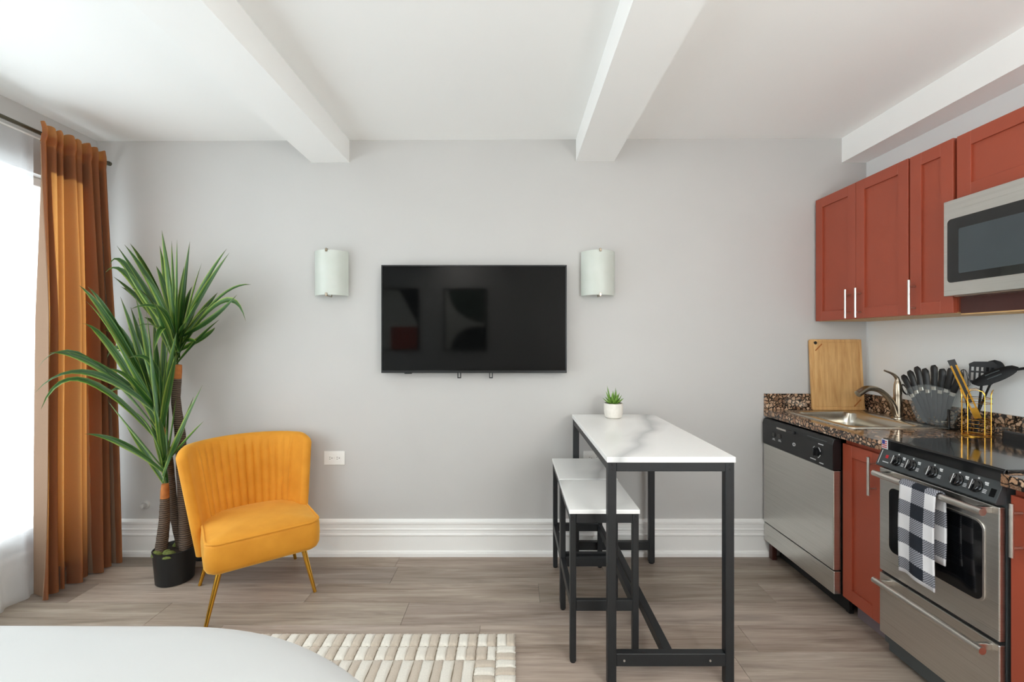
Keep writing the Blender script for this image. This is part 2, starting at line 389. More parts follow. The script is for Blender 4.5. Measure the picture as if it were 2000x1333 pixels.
struct('wall_right', box(NB(), XR, XR + .12, YN, YB, -.08, 2.78), 'wall_lightened', label='wall behind the kitchen run, paint lightened to stand for window light')
wf = struct('wall_front', box(NB(), XL - .2, FILL_WIN[0], YN - .12, YN, -.08, 2.78), 'wall', label='pale grey wall opposite the television')
for a in ((FILL_WIN[1], XR + .2, -.08, 2.78), (FILL_WIN[0], FILL_WIN[1], -.08, FILL_WIN[2]), (FILL_WIN[0], FILL_WIN[1], FILL_WIN[3], 2.78)):
    build('wall_section', box(NB(), a[0], a[1], YN - .12, YN, a[2], a[3]), 'wall', wf)
wl = struct('wall_left', box(NB(), XL - .15, XL, YN, WIN[0], -.08, 2.78), 'wall', label='pale grey wall around the tall window')
for a in ((WIN[1], YB, -.08, 2.78), (WIN[0], WIN[1], -.08, WIN[2]), (WIN[0], WIN[1], WIN[3], 2.78)):
    build('wall_section', box(NB(), XL - .15, XL, *a), 'wall', wl)
wn = thing('window_1', 'wide white framed window behind sheer curtain', 'window', (XL - .08, (WIN[0] + WIN[1]) / 2, WIN[2]))
wn['kind'] = 'structure'
y0, y1, z0, z1 = WIN; xa, xb = XL - .11, XL - .06
for a in ((y0, y0 + .05, z0, z1), (y1 - .05, y1, z0, z1), (y0 + .05, y1 - .05, z0, z0 + .05), (y0 + .05, y1 - .05, z1 - .05, z1)):
    bx('window_frame', 'trimw', wn, xa, xb, *a, .004, 1)
cols = [y0 + .05 + (y1 - y0 - .1) * k / 3 for k in range(4)]
for c in cols[1:3]: bx('mullion', 'trimw', wn, xa, xb, c - .025, c + .025, z0 + .05, z1 - .05, .004, 1)
for k in range(3):
    bx('pane', 'glass', wn, XL - .088, XL - .084, cols[k] + (.025 if k else 0), cols[k + 1] - (.025 if k < 2 else 0), z0 + .05, z1 - .05)
bx('window_sill', 'trimw', wn, XL - .058, XL + .006, y0, y1, z0 - .02, z0 + .012, .004, 1)
w2 = thing('added_fill_window', 'white framed window added for fill light opposite the television', 'window', ((FILL_WIN[0] + FILL_WIN[1]) / 2, YN - .06, FILL_WIN[2])); w2['kind'] = 'structure'  # added window, never in view, brightens the kitchen side
x0, x1, z0, z1 = FILL_WIN; ya, yb = YN - .09, YN - .04
for a in ((x0, x0 + .05, z0, z1), (x1 - .05, x1, z0, z1), (x0 + .05, x1 - .05, z0, z0 + .05), (x0 + .05, x1 - .05, z1 - .05, z1), (x0 + .05, x1 - .05, (z0 + z1) / 2 - .02, (z0 + z1) / 2 + .02)):
    bx('window_frame', 'trimw', w2, a[0], a[1], ya, yb, a[2], a[3], .004, 1)
for a, c in ((z0 + .05, (z0 + z1) / 2 - .02), ((z0 + z1) / 2 + .02, z1 - .05)): bx('pane', 'glass', w2, x0 + .05, x1 - .05, YN - .07, YN - .066, a, c)
# baseboards: stepped profile
PROF = [(0, 0), (.026, 0), (.026, .02), (.022, .032), (.015, .036), (.015, .125), (.021, .131), (.021, .138), (.014, .143), (.014, .16), (.017, .164), (.017, .17), (.012, .174), (.012, .2), (.022, .206), (.022, .218), (.008, .228), (0, .23)]
def baseboard(name, side, a0, a1):
    bm = NB()
    if side == 'back': prism(bm, [(YB - d, z) for d, z in PROF], 0, a0, a1)
    if side == 'left': prism(bm, [(XL + d, z) for d, z in PROF], 1, a0, a1)
    if side == 'front': prism(bm, [(YN + d, z) for d, z in PROF], 0, a0, a1)
    struct(name, bm, 'trimw', label='tall white moulded baseboard')
baseboard('baseboard_back', 'back', XL, 1.62); baseboard('baseboard_left', 'left', YN, YB - .026); baseboard('baseboard_front', 'front', XL + .026, XR)

# ------------------------------------------------------------------ window dressing
RODX, RODZ = -2.50, 2.452
rd = thing('curtain_rod', 'dark bronze curtain rod running along the window wall', 'curtain rod', (RODX, 1, RODZ))
build('pole', tube(NB(), [(RODX, -.98, RODZ), (RODX, 2.725, RODZ)], .0105, 12), 'rod', rd, smooth=True)
build('rear_pole', tube(NB(), [(-2.566, -.98, RODZ - .004), (-2.566, 2.70, RODZ - .004)], .005, 8), 'trimw', rd, smooth=True)
build('end_cap', tube(NB(), [(RODX, 2.725, RODZ), (RODX, 2.738, RODZ)], .0135, 12), 'rod', rd, smooth=True)
for y in (-.7, 2.70):
    build('bracket', tube(NB(), [(XL, y, RODZ - .02), (XL + .06, y, RODZ - .02), (RODX, y, RODZ - .012)], .006, 8), 'rod', rd, smooth=True)
def wave(s, seeds):
    return sum(a * sin(2 * pi * f * s + p) for a, f, p in seeds)
DW = [(1, 7.3, .4), (.35, 4.1, 1.9), (.25, 11.7, .8)]
def drape(s, h):
    hh = 1 - h
    x = -2.459 + (-.02 + .072 * s) * hh ** 1.4
    A = .017 + .022 * min(1, hh * 2.5) + .008 * hh
    ss = s + .02 * sin(3 * s + 4 * h)
    xw = wave(ss, DW) * A
    if s < .08: xw += .02 * (1 - s / .08)
    y = 2.282 + (.374 + .026 * hh) * s + .012 * wave(ss + .05, [(1, 7.3, 2.0)]) * (.6 + .6 * hh)
    z = .012 + (2.487 - .012) * h + .006 * wave(s, [(1, 7.3, .4)]) * h
    if h > .955: xw *= .9 + .5 * sin((h - .955) / .045 * pi)
    return Vector((x + xw, y, z))
cu = thing('curtain', 'brown velvet curtain glowing orange, hanging beside the sheer', 'curtain', (-2.45, 2.48, 0))
build('panel', (lambda b: (grid(b, 260, 70, drape), b)[1])(NB()), 'drape', cu, smooth=True, angle=180, recalc=False)
def hem(z0, z1, off):
    b = NB(); grid(b, 200, 2, lambda s, h: drape(s, (z0 + (z1 - z0) * h)) + Vector((off, 0, 0))); return b
build('header_tape', hem(.957, .975, -.006), 'drape', cu, smooth=True, angle=180, recalc=False)
def lining(s0, s1, h0, h1, n, m):
    b = NB(); grid(b, n, m, lambda s, h: drape(s0 + (s1 - s0) * s, h0 + (h1 - h0) * h) + Vector((-.005, 0, 0))); return b
build('side_hem', lining(0, .17, 0, .955, 40, 60), 'liner', cu, smooth=True, angle=180, recalc=False)
build('side_hem', lining(.63, 1, 0, .955, 70, 60), 'liner', cu, smooth=True, angle=180, recalc=False)
build('header_hem', lining(.17, .63, .90, .955, 120, 6), 'liner', cu, smooth=True, angle=180, recalc=False)
build('bottom_hem', lining(.17, .63, 0, .05, 120, 3), 'liner', cu, smooth=True, angle=180, recalc=False)
SW = [(1, 34, .3), (.6, 21.3, 2), (.5, 53, 1)]
def sheer(s, h):
    hh = 1 - h; y = -.97 + 3.33 * s
    return Vector((-2.566 + wave(s, SW) * (.0034 + .0052 * hh) + .03 * max(0, hh - .9) / .1, y, .006 + 2.436 * h))
tag(build('sheer_curtain', (lambda b: (grid(b, 420, 14, sheer), b)[1])(NB()), 'sheer', smooth=True, angle=180, recalc=False),
    'white translucent sheer curtain lit by the window, reaching the floor', 'curtain')

# ------------------------------------------------------------------ palm
PB = (-1.905, 2.49, 0)
pa = thing('potted_palm', 'tall artificial yucca palm in a black pot by the curtain', 'plant', PB)
build('pot', lathe(NB(), [(0, 0), (.084, 0), (.09, .006), (.102, .17), (.105, .185), (.099, .187), (.094, .17), (.09, .165), (0, .165)], PB[0], PB[1], 36), 'potblack', pa, smooth=True)
build('soil', lathe(NB(), [(.093, .166), (.06, .172), (0, .176)], PB[0], PB[1], 24), 'soil', pa, smooth=True)
for dx, dy, r in ((-.055, -.055, .03), (.02, -.07, .035), (.06, .01, .026), (-.02, .05, .03)):
    build('moss_tuft', lathe(NB(), [(r, .165), (r * .9, .178), (r * .55, .19), (0, .194)], PB[0] + dx, PB[1] + dy, 14), 'moss', pa, smooth=True)
build('stone', lathe(NB(), [(0, .168), (.014, .171), (.02, .182), (.014, .194), (0, .198)], PB[0] + .0, PB[1] - .06, 12), 'moss', pa, smooth=True)
def trunk(pts, r0, r1, collar):
    n = 18; P = []
    pts = [Vector(p) for p in pts]
    for k in range(n + 1):
        t = k / n * (len(pts) - 1); i = min(int(t), len(pts) - 2); P.append(pts[i].lerp(pts[i + 1], t - i))
    rr = [(r0 + (r1 - r0) * k / n) * (1 + .05 * (k % 2)) for k in range(n + 1)]
    build('trunk', tube(NB(), P, rr, 12), 'bark', pa, smooth=True, angle=70)
    d = (P[-1] - P[-2]).normalized()
    build('collar', tube(NB(), [P[-1] - d * .004, P[-1] + d * collar * .5, P[-1] + d * collar], [r1 * 1.02, r1 * .98, r1 * .8], 12), 'bark2', pa, smooth=True)
trunk([(PB[0] - .055, 2.455, .15), at(321, 1020, 2.455), at(322, 972, 2.455)], .03, .021, .075)
trunk([(PB[0] + .01, 2.53, .15), at(339, 1000, 2.53), at(330, 900, 2.52), at(318, 850, 2.5)], .024, .018, .05)
trunk([(PB[0] + .055, 2.50, .15), at(360, 1000, 2.52), at(352, 850, 2.55), at(343, 780, 2.55), at(347, 738, 2.54)], .032, .019, .075)
def leaf(base, tip, ctrl=None, w=.032, roll=None):
    base, tip = Vector(base), Vector(tip); L = (tip - base).length
    if ctrl is None: ctrl = base.lerp(tip, .5) + Vector((0, 0, L * random.uniform(.08, .2)))
    n = 12; P = bez(base, Vector(ctrl), tip, n)
    n0 = roll or Vector((random.uniform(-.6, .6), random.uniform(-1, -.35), random.uniform(.2, .8)))
    bm = NB(); lay = bm.loops.layers.uv.verify(); rows_ = []
    for i, p in enumerate(P):
        t = i / n; d = (P[min(i + 1, n)] - P[max(i - 1, 0)]).normalized()
        a = d.cross(n0).normalized(); nn = a.cross(d).normalized()
        ww = w * (.42 + .58 * sin(pi * min(1, t / .72) * .5 + 0)) if t < .42 else w * (.42 + .58 * sin(pi * .5 * .42 / .72)) * (1 - ((t - .42) / .58) ** 1.7)
        ww = max(ww, .0008) * .5; fold = .35 * ww
        rows_.append([bm.verts.new(p + a * (ww * k) + nn * (fold * (abs(k) - .5) - .0012 * (0))) for k in (-1, -.5, 0, .5, 1)])
    for i in range(n):
        for k in range(4):
            f = bm.faces.new((rows_[i][k], rows_[i][k + 1], rows_[i + 1][k + 1], rows_[i + 1][k]))
            for lp, (ii, kk) in zip(f.loops, ((i, k), (i, k + 1), (i + 1, k + 1), (i + 1, k))): lp[lay].uv = (kk / 4, ii / n)
    build('leaf', bm, 'leaf', pa, smooth=True, angle=180, recalc=False)
def cluster(bp, Y, tips, w):
    for tp in tips:
        px, py, ty = tp[:3]; b = at(bp[0] + random.uniform(-5, 5), bp[1] - random.uniform(-12, 48), Y + random.uniform(-.015, .015))
        c = at(tp[3], tp[4], (Y + ty) / 2) if len(tp) > 3 else None
        if c is not None: c = 2 * c - (b + at(px, py, ty)) / 2          # through-point to control point
        leaf(b, at(px, py, ty), c, w * random.uniform(.85, 1.15))
A_ = [(316, 450, 2.50), (335, 470, 2.60), (346, 468, 2.45), (371, 472, 2.52), (394, 514, 2.40), (443, 486, 2.55), (448, 494, 2.48), (490, 556, 2.50, 420, 590),
      (463, 576, 2.42, 410, 625), (480, 628, 2.42, 432, 590), (428, 625, 2.58), (384, 668, 2.5), (228, 480, 2.42, 290, 575), (243, 478, 2.55), (254, 476, 2.62, 296, 545),
      (214, 519, 2.48, 258, 535), (205, 534, 2.40, 262, 553), (222, 541, 2.6), (236, 560, 2.66), (258, 564, 2.38, 300, 600), (255, 604, 2.30, 320, 612), (425, 572, 2.66), (405, 600, 2.3, 385, 620), (300, 690, 2.28, 320, 640), (375, 560, 2.66), (290, 560, 2.66),
      (305, 520, 2.62), (360, 520, 2.62), (330, 540, 2.35), (410, 545, 2.6), (282, 620, 2.6), (420, 640, 2.66, 395, 660), (268, 500, 2.6, 305, 570), (280, 535, 2.3), (300, 590, 2.28), (345, 560, 2.3), (385, 590, 2.36), (240, 515, 2.34, 295, 600), (262, 640, 2.36, 310, 640), (365, 630, 2.3), (325, 600, 2.62), (398, 560, 2.66), (312, 480, 2.66)]
B_ = [(155, 558, 2.28, 222, 640), (171, 560, 2.34, 232, 645), (162, 585, 2.30, 225, 660), (159, 632, 2.24, 225, 690), (201, 634, 2.50, 245, 660), (200, 645, 2.58, 252, 690),
      (72, 722, 2.20, 170, 700), (96, 690, 2.24, 190, 715), (68, 768, 2.16, 180, 730), (80, 800, 2.10, 170, 745), (206, 772, 2.40, 262, 765), (208, 700, 2.45, 250, 690), (225, 690, 2.6, 262, 705),
      (250, 700, 2.28, 300, 715), (220, 640, 2.42, 270, 720), (270, 620, 2.5), (300, 640, 2.4), (330, 660, 2.36), (345, 690, 2.35), (290, 660, 2.3), (250, 640, 2.6), (310, 700, 2.28), (260, 680, 2.36), (320, 640, 2.58), (280, 700, 2.62), (345, 730, 2.62), (235, 580, 2.5, 275, 700), (255, 600, 2.62), (285, 600, 2.36), (300, 610, 2.62), (190, 610, 2.36, 245, 690), (225, 660, 2.3, 270, 740), (270, 660, 2.3), (330, 700, 2.5), (240, 720, 2.3, 280, 770), (210, 720, 2.3, 265, 750), (345, 650, 2.45), (265, 580, 2.4)]
C_ = [(165, 848, 2.24, 240, 868), (209, 782, 2.36, 265, 850), (261, 803, 2.34, 298, 845), (396, 752, 2.36, 350, 850), (398, 823, 2.34, 362, 862), (291, 800, 2.55), (311, 815, 2.3), (330, 770, 2.52), (345, 770, 2.5, 333, 860), (318, 830, 2.28),
      (378, 775, 2.5, 346, 860), (300, 790, 2.42), (240, 820, 2.52, 280, 880)]
cluster((347, 705), 2.54, A_, .042); cluster((314, 850), 2.50, B_, .040); cluster((322, 945), 2.455, C_, .036)

# ------------------------------------------------------------------ yellow chair (local: x right, -y front)
ch = thing('accent_chair', 'mustard yellow velvet accent chair with channel back and gold legs', 'chair', (-1.404, 2.408, 0), R(38.1))
def sup(a, wx, wy, n=8):
    c, s = cos(a), sin(a); return (wx * math.copysign(abs(c) ** (2 / n), c), wy * math.copysign(abs(s) ** (2 / n), s))
SEAT = (.017, .0, .522, .522)
def seat_ring(ins):
    cx, cy, W, D = SEAT; out = []
    for x, y in rrect(W - 2 * ins, D - 2 * ins, max(.02, .062 - ins), 8):
        y2 = y - .012 * (1 - (x / (W / 2)) ** 2) if y < 0 else y           # front edge bows out a little
        out.append((cx + x * (1 - .02 * max(0, y / (D / 2))), cy + y2))
    return out
def seat_bm():
    bm = NB(); prof = [(.06, .228), (.028, .232), (.01, .243), (0, .262), (-.003, .31), (0, .365), (.003, .377), (.010, .384), (.03, .390), (.07, .397), (.13, .404), (.2, .408)]
    rings = [[bm.verts.new((x, y, z)) for x, y in seat_ring(i)] for i, z in prof]; N = len(rings[0])
    for A, B in zip(rings, rings[1:]):
        for k in range(N): bm.faces.new((A[k], A[(k + 1) % N], B[(k + 1) % N], B[k]))
    bm.faces.new(rings[0][::-1]); bm.faces.new(rings[-1]); return bm
seat = build('seat', seat_bm(), 'velvet', ch, local=True, smooth=True, angle=60)
pts = []
ring0 = seat_ring(.005)
for k in range(len(ring0)):
    p, q = Vector(ring0[k]), Vector(ring0[(k + 1) % len(ring0)]); n = max(1, int((q - p).length / .02))
    pts += [(*p.lerp(q, i / n), .384) for i in range(n)]
build('piping', tube(NB(), pts, .0055, 8, closed=True), 'velvet', seat, local=True, smooth=True)
def back_bm():
    bm = NB(); NA, NH = 168, 22; T = .052
    def P(a, h, off):
        th = R(80) * a; w = .246 + .062 * h; D = .250 + .02 * h
        ztop = .772 - .045 * max(0, (abs(a) - .72) / .28) ** 2.2
        z = .236 + (ztop - .236) * h
        x = w * sin(th) / sin(R(80)); y = .012 + .055 * h + D * (cos(th) - cos(R(80))) / (1 - cos(R(80))) * .92
        nx, ny = sin(th) * D, cos(th) * w; l = sqrt(nx * nx + ny * ny); nx /= l; ny /= l
        return Vector((.004 - .022 * h + x + nx * off, y + ny * off, z))
    def relief(a, h):
        if abs(a) > .70: return 0
        f = a / .70 * 6.5; e = abs(sin(pi * f)); return -.011 * (e ** .55) * min(1, max(0, h - .1) * 6) * min(1, (1.02 - h) * 9)
    loop = []
    for j in range(NH + 1): loop.append(('i', j / NH))
    for k in range(1, 6): loop.append(('t', k / 6))
    for j in range(NH, -1, -1): loop.append(('o', j / NH))
    rings = []
    for i in range(NA + 1):
        a = -1 + 2 * i / NA; e = max(0, (abs(a) - .93) / .07); tk = T * sqrt(max(.02, 1 - e * e)); ring = []
        for kind, v in loop:
            if kind == 'i': p = P(a, v, relief(a, v) - tk / 2)
            elif kind == 'o': p = P(a, v, tk / 2)
            else: p = P(a, 1, -tk / 2 * cos(pi * v)) + Vector((0, 0, tk * .46 * sin(pi * v)))
            ring.append(bm.verts.new(p))
        rings.append(ring)
    m = len(loop)
    for A, B in zip(rings, rings[1:]):
        for k in range(m): bm.faces.new((A[k], B[k], B[(k + 1) % m], A[(k + 1) % m]))
    bm.faces.new(rings[0]); bm.faces.new(rings[-1][::-1]); return bm
build('backrest', back_bm(), 'velvet', ch, local=True, smooth=True, angle=75)
for sx in (-1, 1):
    for sy in (-1, 1):
        build('leg', tube(NB(), [(.01 + sx * .188, sy * .195, .236), (.004 + sx * .242, sy * .247 if sy < 0 else .212, .001)], [.0135, .0085], 14), 'gold', ch, local=True, smooth=True)

rb = thing('floor_box', 'small black plastic box on the floor behind the yellow chair', 'box', (-1.89, 2.715, 0))
bx('body', 'bplastic', rb, -2.0, -1.78, 2.69, 2.744, .006, .185, .006); bx('foot', 'dark', rb, -1.98, -1.80, 2.697, 2.738, 0, .006)

# ------------------------------------------------------------------ bed corner
bd = thing('bed', 'bed corner under a smooth white cover beside the cream rug', 'bed', (-1.3, .1, 0))
def bed_bm():
    bm = NB(); x0, x1, ya, yb = -2.40, 0.0, -1.0, 1.215
    prof = [(.03, .10), (.004, .20), (0, .36), (0, .47), (.006, .53), (.02, .567), (.045, .594), (.085, .612), (.14, .623), (.21, .629), (.30, .632), (.36, .633)]
    rings = []
    for ins, z in prof:
        w, h = x1 - x0 - 2 * ins, yb - ya - 2 * ins
        rings.append([bm.verts.new((x, y, z + (.0035 * sin(x * 7 + 1) * sin(y * 9) if z > .55 else 0))) for x, y in rrect(w, h, max(.05, .88 - ins), 26, (x0 + x1) / 2, (ya + yb) / 2)])
    n = len(rings[0])
    for A, B in zip(rings, rings[1:]):
        for k in range(n): bm.faces.new((A[k], A[(k + 1) % n], B[(k + 1) % n], B[k]))
    bm.faces.new(rings[-1]); bm.faces.new(rings[0][::-1]); return bm
build('bed_cover', bed_bm(), 'bed', bd, smooth=True, angle=80)
bx('bed_base', 'greymetal', bd, -2.2, -.55, -.9, .75, .02, .10, .01)
for x in (-2.15, -.6):
    for y in (-.8, .65): build('bed_leg', tube(NB(), [(x, y, 0), (x, y, .03)], .025, 12), 'bplastic', bd, smooth=True)

# ------------------------------------------------------------------ rug
RX1, RY1, RX0, RY0 = .018, 2.014, -1.255, 1.13
rg = thing('area_rug', 'cream and beige carved block pile rug on the plank floor', 'rug', ((RX0 + RX1) / 2, (RY0 + RY1) / 2, 0))
bx('backing', 'rugback', rg, RX0 + .004, RX1 - .004, RY0 + .004, RY1 - .004, .0005, .008)
_cache = {}
def tuft(x0, x1, y0, y1, mt):
    key = (round(x1 - x0, 3), round(y1 - y0, 3), mt)
    if key not in _cache:
        w, d = x1 - x0, y1 - y0; bm = NB(); nu, nv = (7, 10) if d > .12 else (7, 7)
        def top(u, v):
            e = min(u * w, (1 - u) * w, v * d, (1 - v) * d); z = .010 + .008 * (1 - max(0, 1 - e / .009) ** 2)
            jx = random.uniform(-.0016, .0016); return Vector(((u - .5) * w + jx, (v - .5) * d + random.uniform(-.0016, .0016), z + random.uniform(-.0008, .0008)))
        vs = grid(bm, nu, nv, lambda u, v: top(u, v)); rim = [vs[i][0] for i in range(nu + 1)] + [vs[nu][j] for j in range(1, nv + 1)] + [vs[i][nv] for i in range(nu - 1, -1, -1)] + [vs[0][j] for j in range(nv - 1, 0, -1)]
        low = [bm.verts.new((v.co.x, v.co.y, .004)) for v in rim]
        for k in range(len(rim)): bm.faces.new((rim[k], low[k], low[(k + 1) % len(rim)], rim[(k + 1) % len(rim)]))
        bmesh.ops.recalc_face_normals(bm, faces=bm.faces[:])
        me = bpy.data.meshes.new('pile_block'); bm.to_mesh(me); bm.free(); me.materials.append(M[mt])
        me.polygons.foreach_set('use_smooth', [True] * len(me.polygons)); me.set_sharp_from_angle(angle=R(60)); _cache[key] = me
    o = bpy.data.objects.new('pile_block', _cache[key]); COL.objects.link(o); o.parent = rg
    o.location = Vector(((x0 + x1) / 2, (y0 + y1) / 2, 0)) - rg.location
PW = .0855
def rug_row(y1, y0, xr, order, w1=.5):
    x = xr
    while x - PW > RX0 - .03:
        m = x - PW * (1 - w1); a = max(x - PW, RX0)
        tuft(m, x - .004, y0 + .002, y1 - .002, order[1])
        if m - a > .012: tuft(a, m, y0 + .002, y1 - .002, order[0])
        x -= PW
y = RY1; bc = RX1 - 2 * PW
rug_row(y, y - .083, RX1, ('cream', 'beige')); y -= .083
ytop = y
rug_row(y, y - .083, bc, ('cream', 'beige')); y -= .083
rug_row(y, y - .235, bc, ('beige', 'cream'), .42); y -= .235
rug_row(y, y - .083, bc, ('cream', 'beige')); y -= .083
rug_row(y, y - .235, bc, ('beige', 'cream'), .42); y -= .235
yy = ytop; k = 0
while yy - .042 > RY0:
    tuft(RX1 - PW, RX1 - .004, yy - .042, yy - .001, ('cream', 'beige')[k % 2])
    if k == 0:
        tuft(bc, bc + .045, yy - .083, yy - .001, 'beige'); tuft(bc + .047, RX1 - PW - .003, yy - .083, yy - .001, 'cream')
    elif k > 1: tuft(bc, RX1 - PW - .003, yy - .042, yy - .001, ('beige', 'cream')[k % 2])
    yy -= .042; k += 1

# ------------------------------------------------------------------ things on the back wall
TX0, TX1, TZ0, TZ1, TY = -.801, .336, 1.154, 1.816, 2.70
tv = thing('television', 'wall mounted black flat screen television between the sconces', 'television', (-.232, 2.72, TZ0))
fr = NB()
for a in ((TX0, TX1, TZ1 - .009, TZ1), (TX0, TX1, TZ0, TZ0 + .016), (TX0, TX0 + .008, TZ0 + .016, TZ1 - .009), (TX1 - .008, TX1, TZ0 + .016, TZ1 - .009)):
    box(fr, a[0], a[1], TY - .004, TY + .03, a[2], a[3], .0015, 1)
build('bezel', fr, 'bplastic', tv)
bx('screen', 'screen', tv, TX0 + .008, TX1 - .008, TY, TY + .02, TZ0 + .016, TZ1 - .009)
bx('back_housing', 'bplastic', tv, TX0 + .1, TX1 - .1, TY + .03, TY + .055, TZ0 + .05, TZ1 - .1, .008)
bx('wall_mount', 'black', tv, -.5, .05, TY + .055, YB, 1.35, 1.62, .002, 1)
bx('sensor_bump', 'bplastic', tv, TX0 + .14, TX0 + .185, TY + .002, TY + .022, TZ0 - .006, TZ0 + .001, .002, 1)
for px in (897, 959):
    x = (px - 1000) * 2.72 / F; b = NB()
    for a in ((x - .011, x - .006), (x + .006, x + .011)): box(b, *a, 2.715, 2.728, TZ0 - .034, TZ0 + .06)
    box(b, x - .006, x + .006, 2.715, 2.728, TZ0 - .034, TZ0 - .028); build('mount_hook', b, 'black', tv)
def sconce(cx, label):
    t = thing('wall_sconce', label, 'wall lamp', (cx, YB, 1.63), 0, 'wall sconces beside the television')
    zb, zt = 1.631, 1.905
    def arc(s, off): a = R(-62 + 124 * s); return (cx + (.119 + off) * sin(a), YB - .03 - (.119 + off) * (cos(a) - cos(R(62))) * 1.25 )
    bm = NB(); N = 28
    def loop(s, h): pass
    rings = []
    for i in range(N + 1):
        o, n = arc(i / N, 0), arc(i / N, -.006)
        rings.append([bm.verts.new((o[0], o[1], zb)), bm.verts.new((o[0], o[1], zt)), bm.verts.new((n[0], n[1], zt)), bm.verts.new((n[0], n[1], zb))])
    for A, B in zip(rings, rings[1:]):
        for k in range(4): bm.faces.new((A[k], B[k], B[(k + 1) % 4], A[(k + 1) % 4]))
    bm.faces.new(rings[0]); bm.faces.new(rings[-1][::-1])
    build('glass_shade', bm, 'frost', t, smooth=True)
    bx('wall_plate', 'white', t, cx - .06, cx + .06, YB - .022, YB, zb + .05, zt - .05, .004)
    yf = arc(.5, 0)[1]
    for z, s in ((zt, 1), (zb, -1)):
        b = NB(); tube(b, [(cx, YB - .02, z - s * .055), (cx, YB - .03, z + s * .006), (cx, yf - .004, z + s * .006)], .0035, 8)
        box(b, cx - .007, cx + .007, yf - .006, yf + .012, z - .012 if s > 0 else z - .007, z + .007 if s > 0 else z + .012, .002, 1)
        build('clip', b, 'faucet', t)
    return t
sconce(-1.124, 'curved frosted glass wall sconce above the yellow chair side'); sconce(.535, 'curved frosted glass wall sconce above the bar table')
def outlet(cx, cz, label):
    t = thing('wall_outlet', label, 'outlet', (cx, YB, cz - .042), 0, 'wall outlets')
    bx('cover_plate', 'white', t, cx - .065, cx + .065, YB - .006, YB, cz - .043, cz + .043, .002)
    for s in (-1, 1):
        f = build('socket', prism(NB(), rrect(.034, .030, .011, 4, cx + s * .023, cz), 1, YB - .0085, YB - .005), 'white', t)
        b = NB()
        for dx, dz, w, h in ((-.004, .006, .009, .0022), (-.004, -.006, .009, .0022), (.009, 0, .005, .005)): box(b, cx + s * .023 + dx - w / 2, cx + s * .023 + dx + w / 2, YB - .0088, YB - .008, cz + dz - h / 2, cz + dz + h / 2)
        build('slots', b, 'dark', f)
    build('screw', tube(NB(), [(cx, YB - .0068, cz), (cx, YB - .005, cz)], .003, 10), 'nickel', t)
outlet(-1.117, .614, 'white duplex outlet plate on the wall beside the yellow chair'); outlet(.515, .614, 'white duplex outlet plate on the wall behind the bar table')
wk = thing('pipe_cap', 'small wall-painted round pipe cap above the baseboard behind the palm', 'pipe cap', (-2.306, YB, .29))
for nm, pr in (('flange', [(0, 0), (.026, 0), (.024, .006), (.012, .009), (0, .009)]), ('cap', [(.0001, .009), (.013, .009), (.015, .02), (.012, .034), (0, .037)])):
    b = lathe(NB(), pr, 0, 0, 20); bmesh.ops.transform(b, matrix=Matrix.Translation((-2.306, YB, .318)) @ Matrix.Rotation(R(90), 4, 'X'), verts=b.verts[:]); build(nm, b, 'wall', wk, smooth=True)

# ------------------------------------------------------------------ bar table and stools
def frame_table(name, label, cat, x0, x1, y0, y1, H, top, leg, rail, rz0, rz1, center, group=None, top_mat='marble'):
    t = thing(name, label, cat, ((x0 + x1) / 2, (y0 + y1) / 2, 0), 0, group)
    zt = H - top; i = .004
    bx('table_top' if center else 'seat_top', top_mat, t, x0, x1, y0, y1, zt, H, .002)
    ax0, ax1, ay0, ay1 = x0 + i, x1 - i, y0 + i, y1 - i
    for lx in (ax0, ax1 - leg):
        for ly in (ay0, ay1 - leg):
            g = bx('leg', 'black', t, lx, lx + leg, ly, ly + leg, .006, zt, .0025, 1)
            build('foot_cap', tube(NB(), [(lx + leg / 2, ly + leg / 2, 0), (lx + leg / 2, ly + leg / 2, .008)], leg * .46, 14), 'bplastic', g, smooth=True)
    for ly in (ay0, ay1 - leg):
        for zz, nm in (((zt - rail, zt), 'top_rail'), ((rz0, rz1), 'foot_rail')):
            bx(nm, 'black', t, ax0 + leg, ax1 - leg, ly + .002, ly + leg - .002, *zz, .0015, 1)
    for lx in (ax0, ax1 - leg):
        bx('top_rail', 'black', t, lx + .002, lx + leg - .002, ay0 + leg, ay1 - leg, zt - rail, zt, .0015, 1)
        if not center: bx('foot_rail', 'black', t, lx + .002, lx + leg - .002, ay0 + leg, ay1 - leg, rz0, rz1, .0015, 1)
    if center: bx('stretcher', 'black', t, (x0 + x1) / 2 - leg / 2, (x0 + x1) / 2 + leg / 2, ay0 + leg - .002, ay1 - leg + .002, rz0 + .002, rz1 - .004, .0015, 1)
    bolts = [(ax0 + leg * .5, zt - rail * .3), (ax0 + leg * .5, zt - rail * .8), (ax1 - leg * .5, zt - rail * .3), (ax1 - leg * .5, zt - rail * .8)]
    if center: bolts += [(ax0 + leg + .03, (rz0 + rz1) / 2), (ax1 - leg - .06, (rz0 + rz1) / 2)]
    else: bolts += [(ax0 + leg * .5, rz1 - .01), (ax1 - leg * .5, rz1 - .01)]
    for bxx, bz in bolts: build('bolt', tube(NB(), [(bxx, ay0 + .001, bz), (bxx, ay0 - .002, bz)], .0042, 8), 'bplastic' if not (center and bz < .2) else 'nickel', t)
    return t
frame_table('bar_table', 'white marble topped bar table with a black metal frame', 'table', .368, .868, 1.706, 2.70, .90, .022, .034, .036, .083, .132, True)
frame_table('bar_stool', 'marble topped black bar stool closest to the outlet and baseboard', 'stool', .241, .541, 2.25, 2.645, .645, .018, .026, .04, .218, .262, False, 'bar stools under the table')
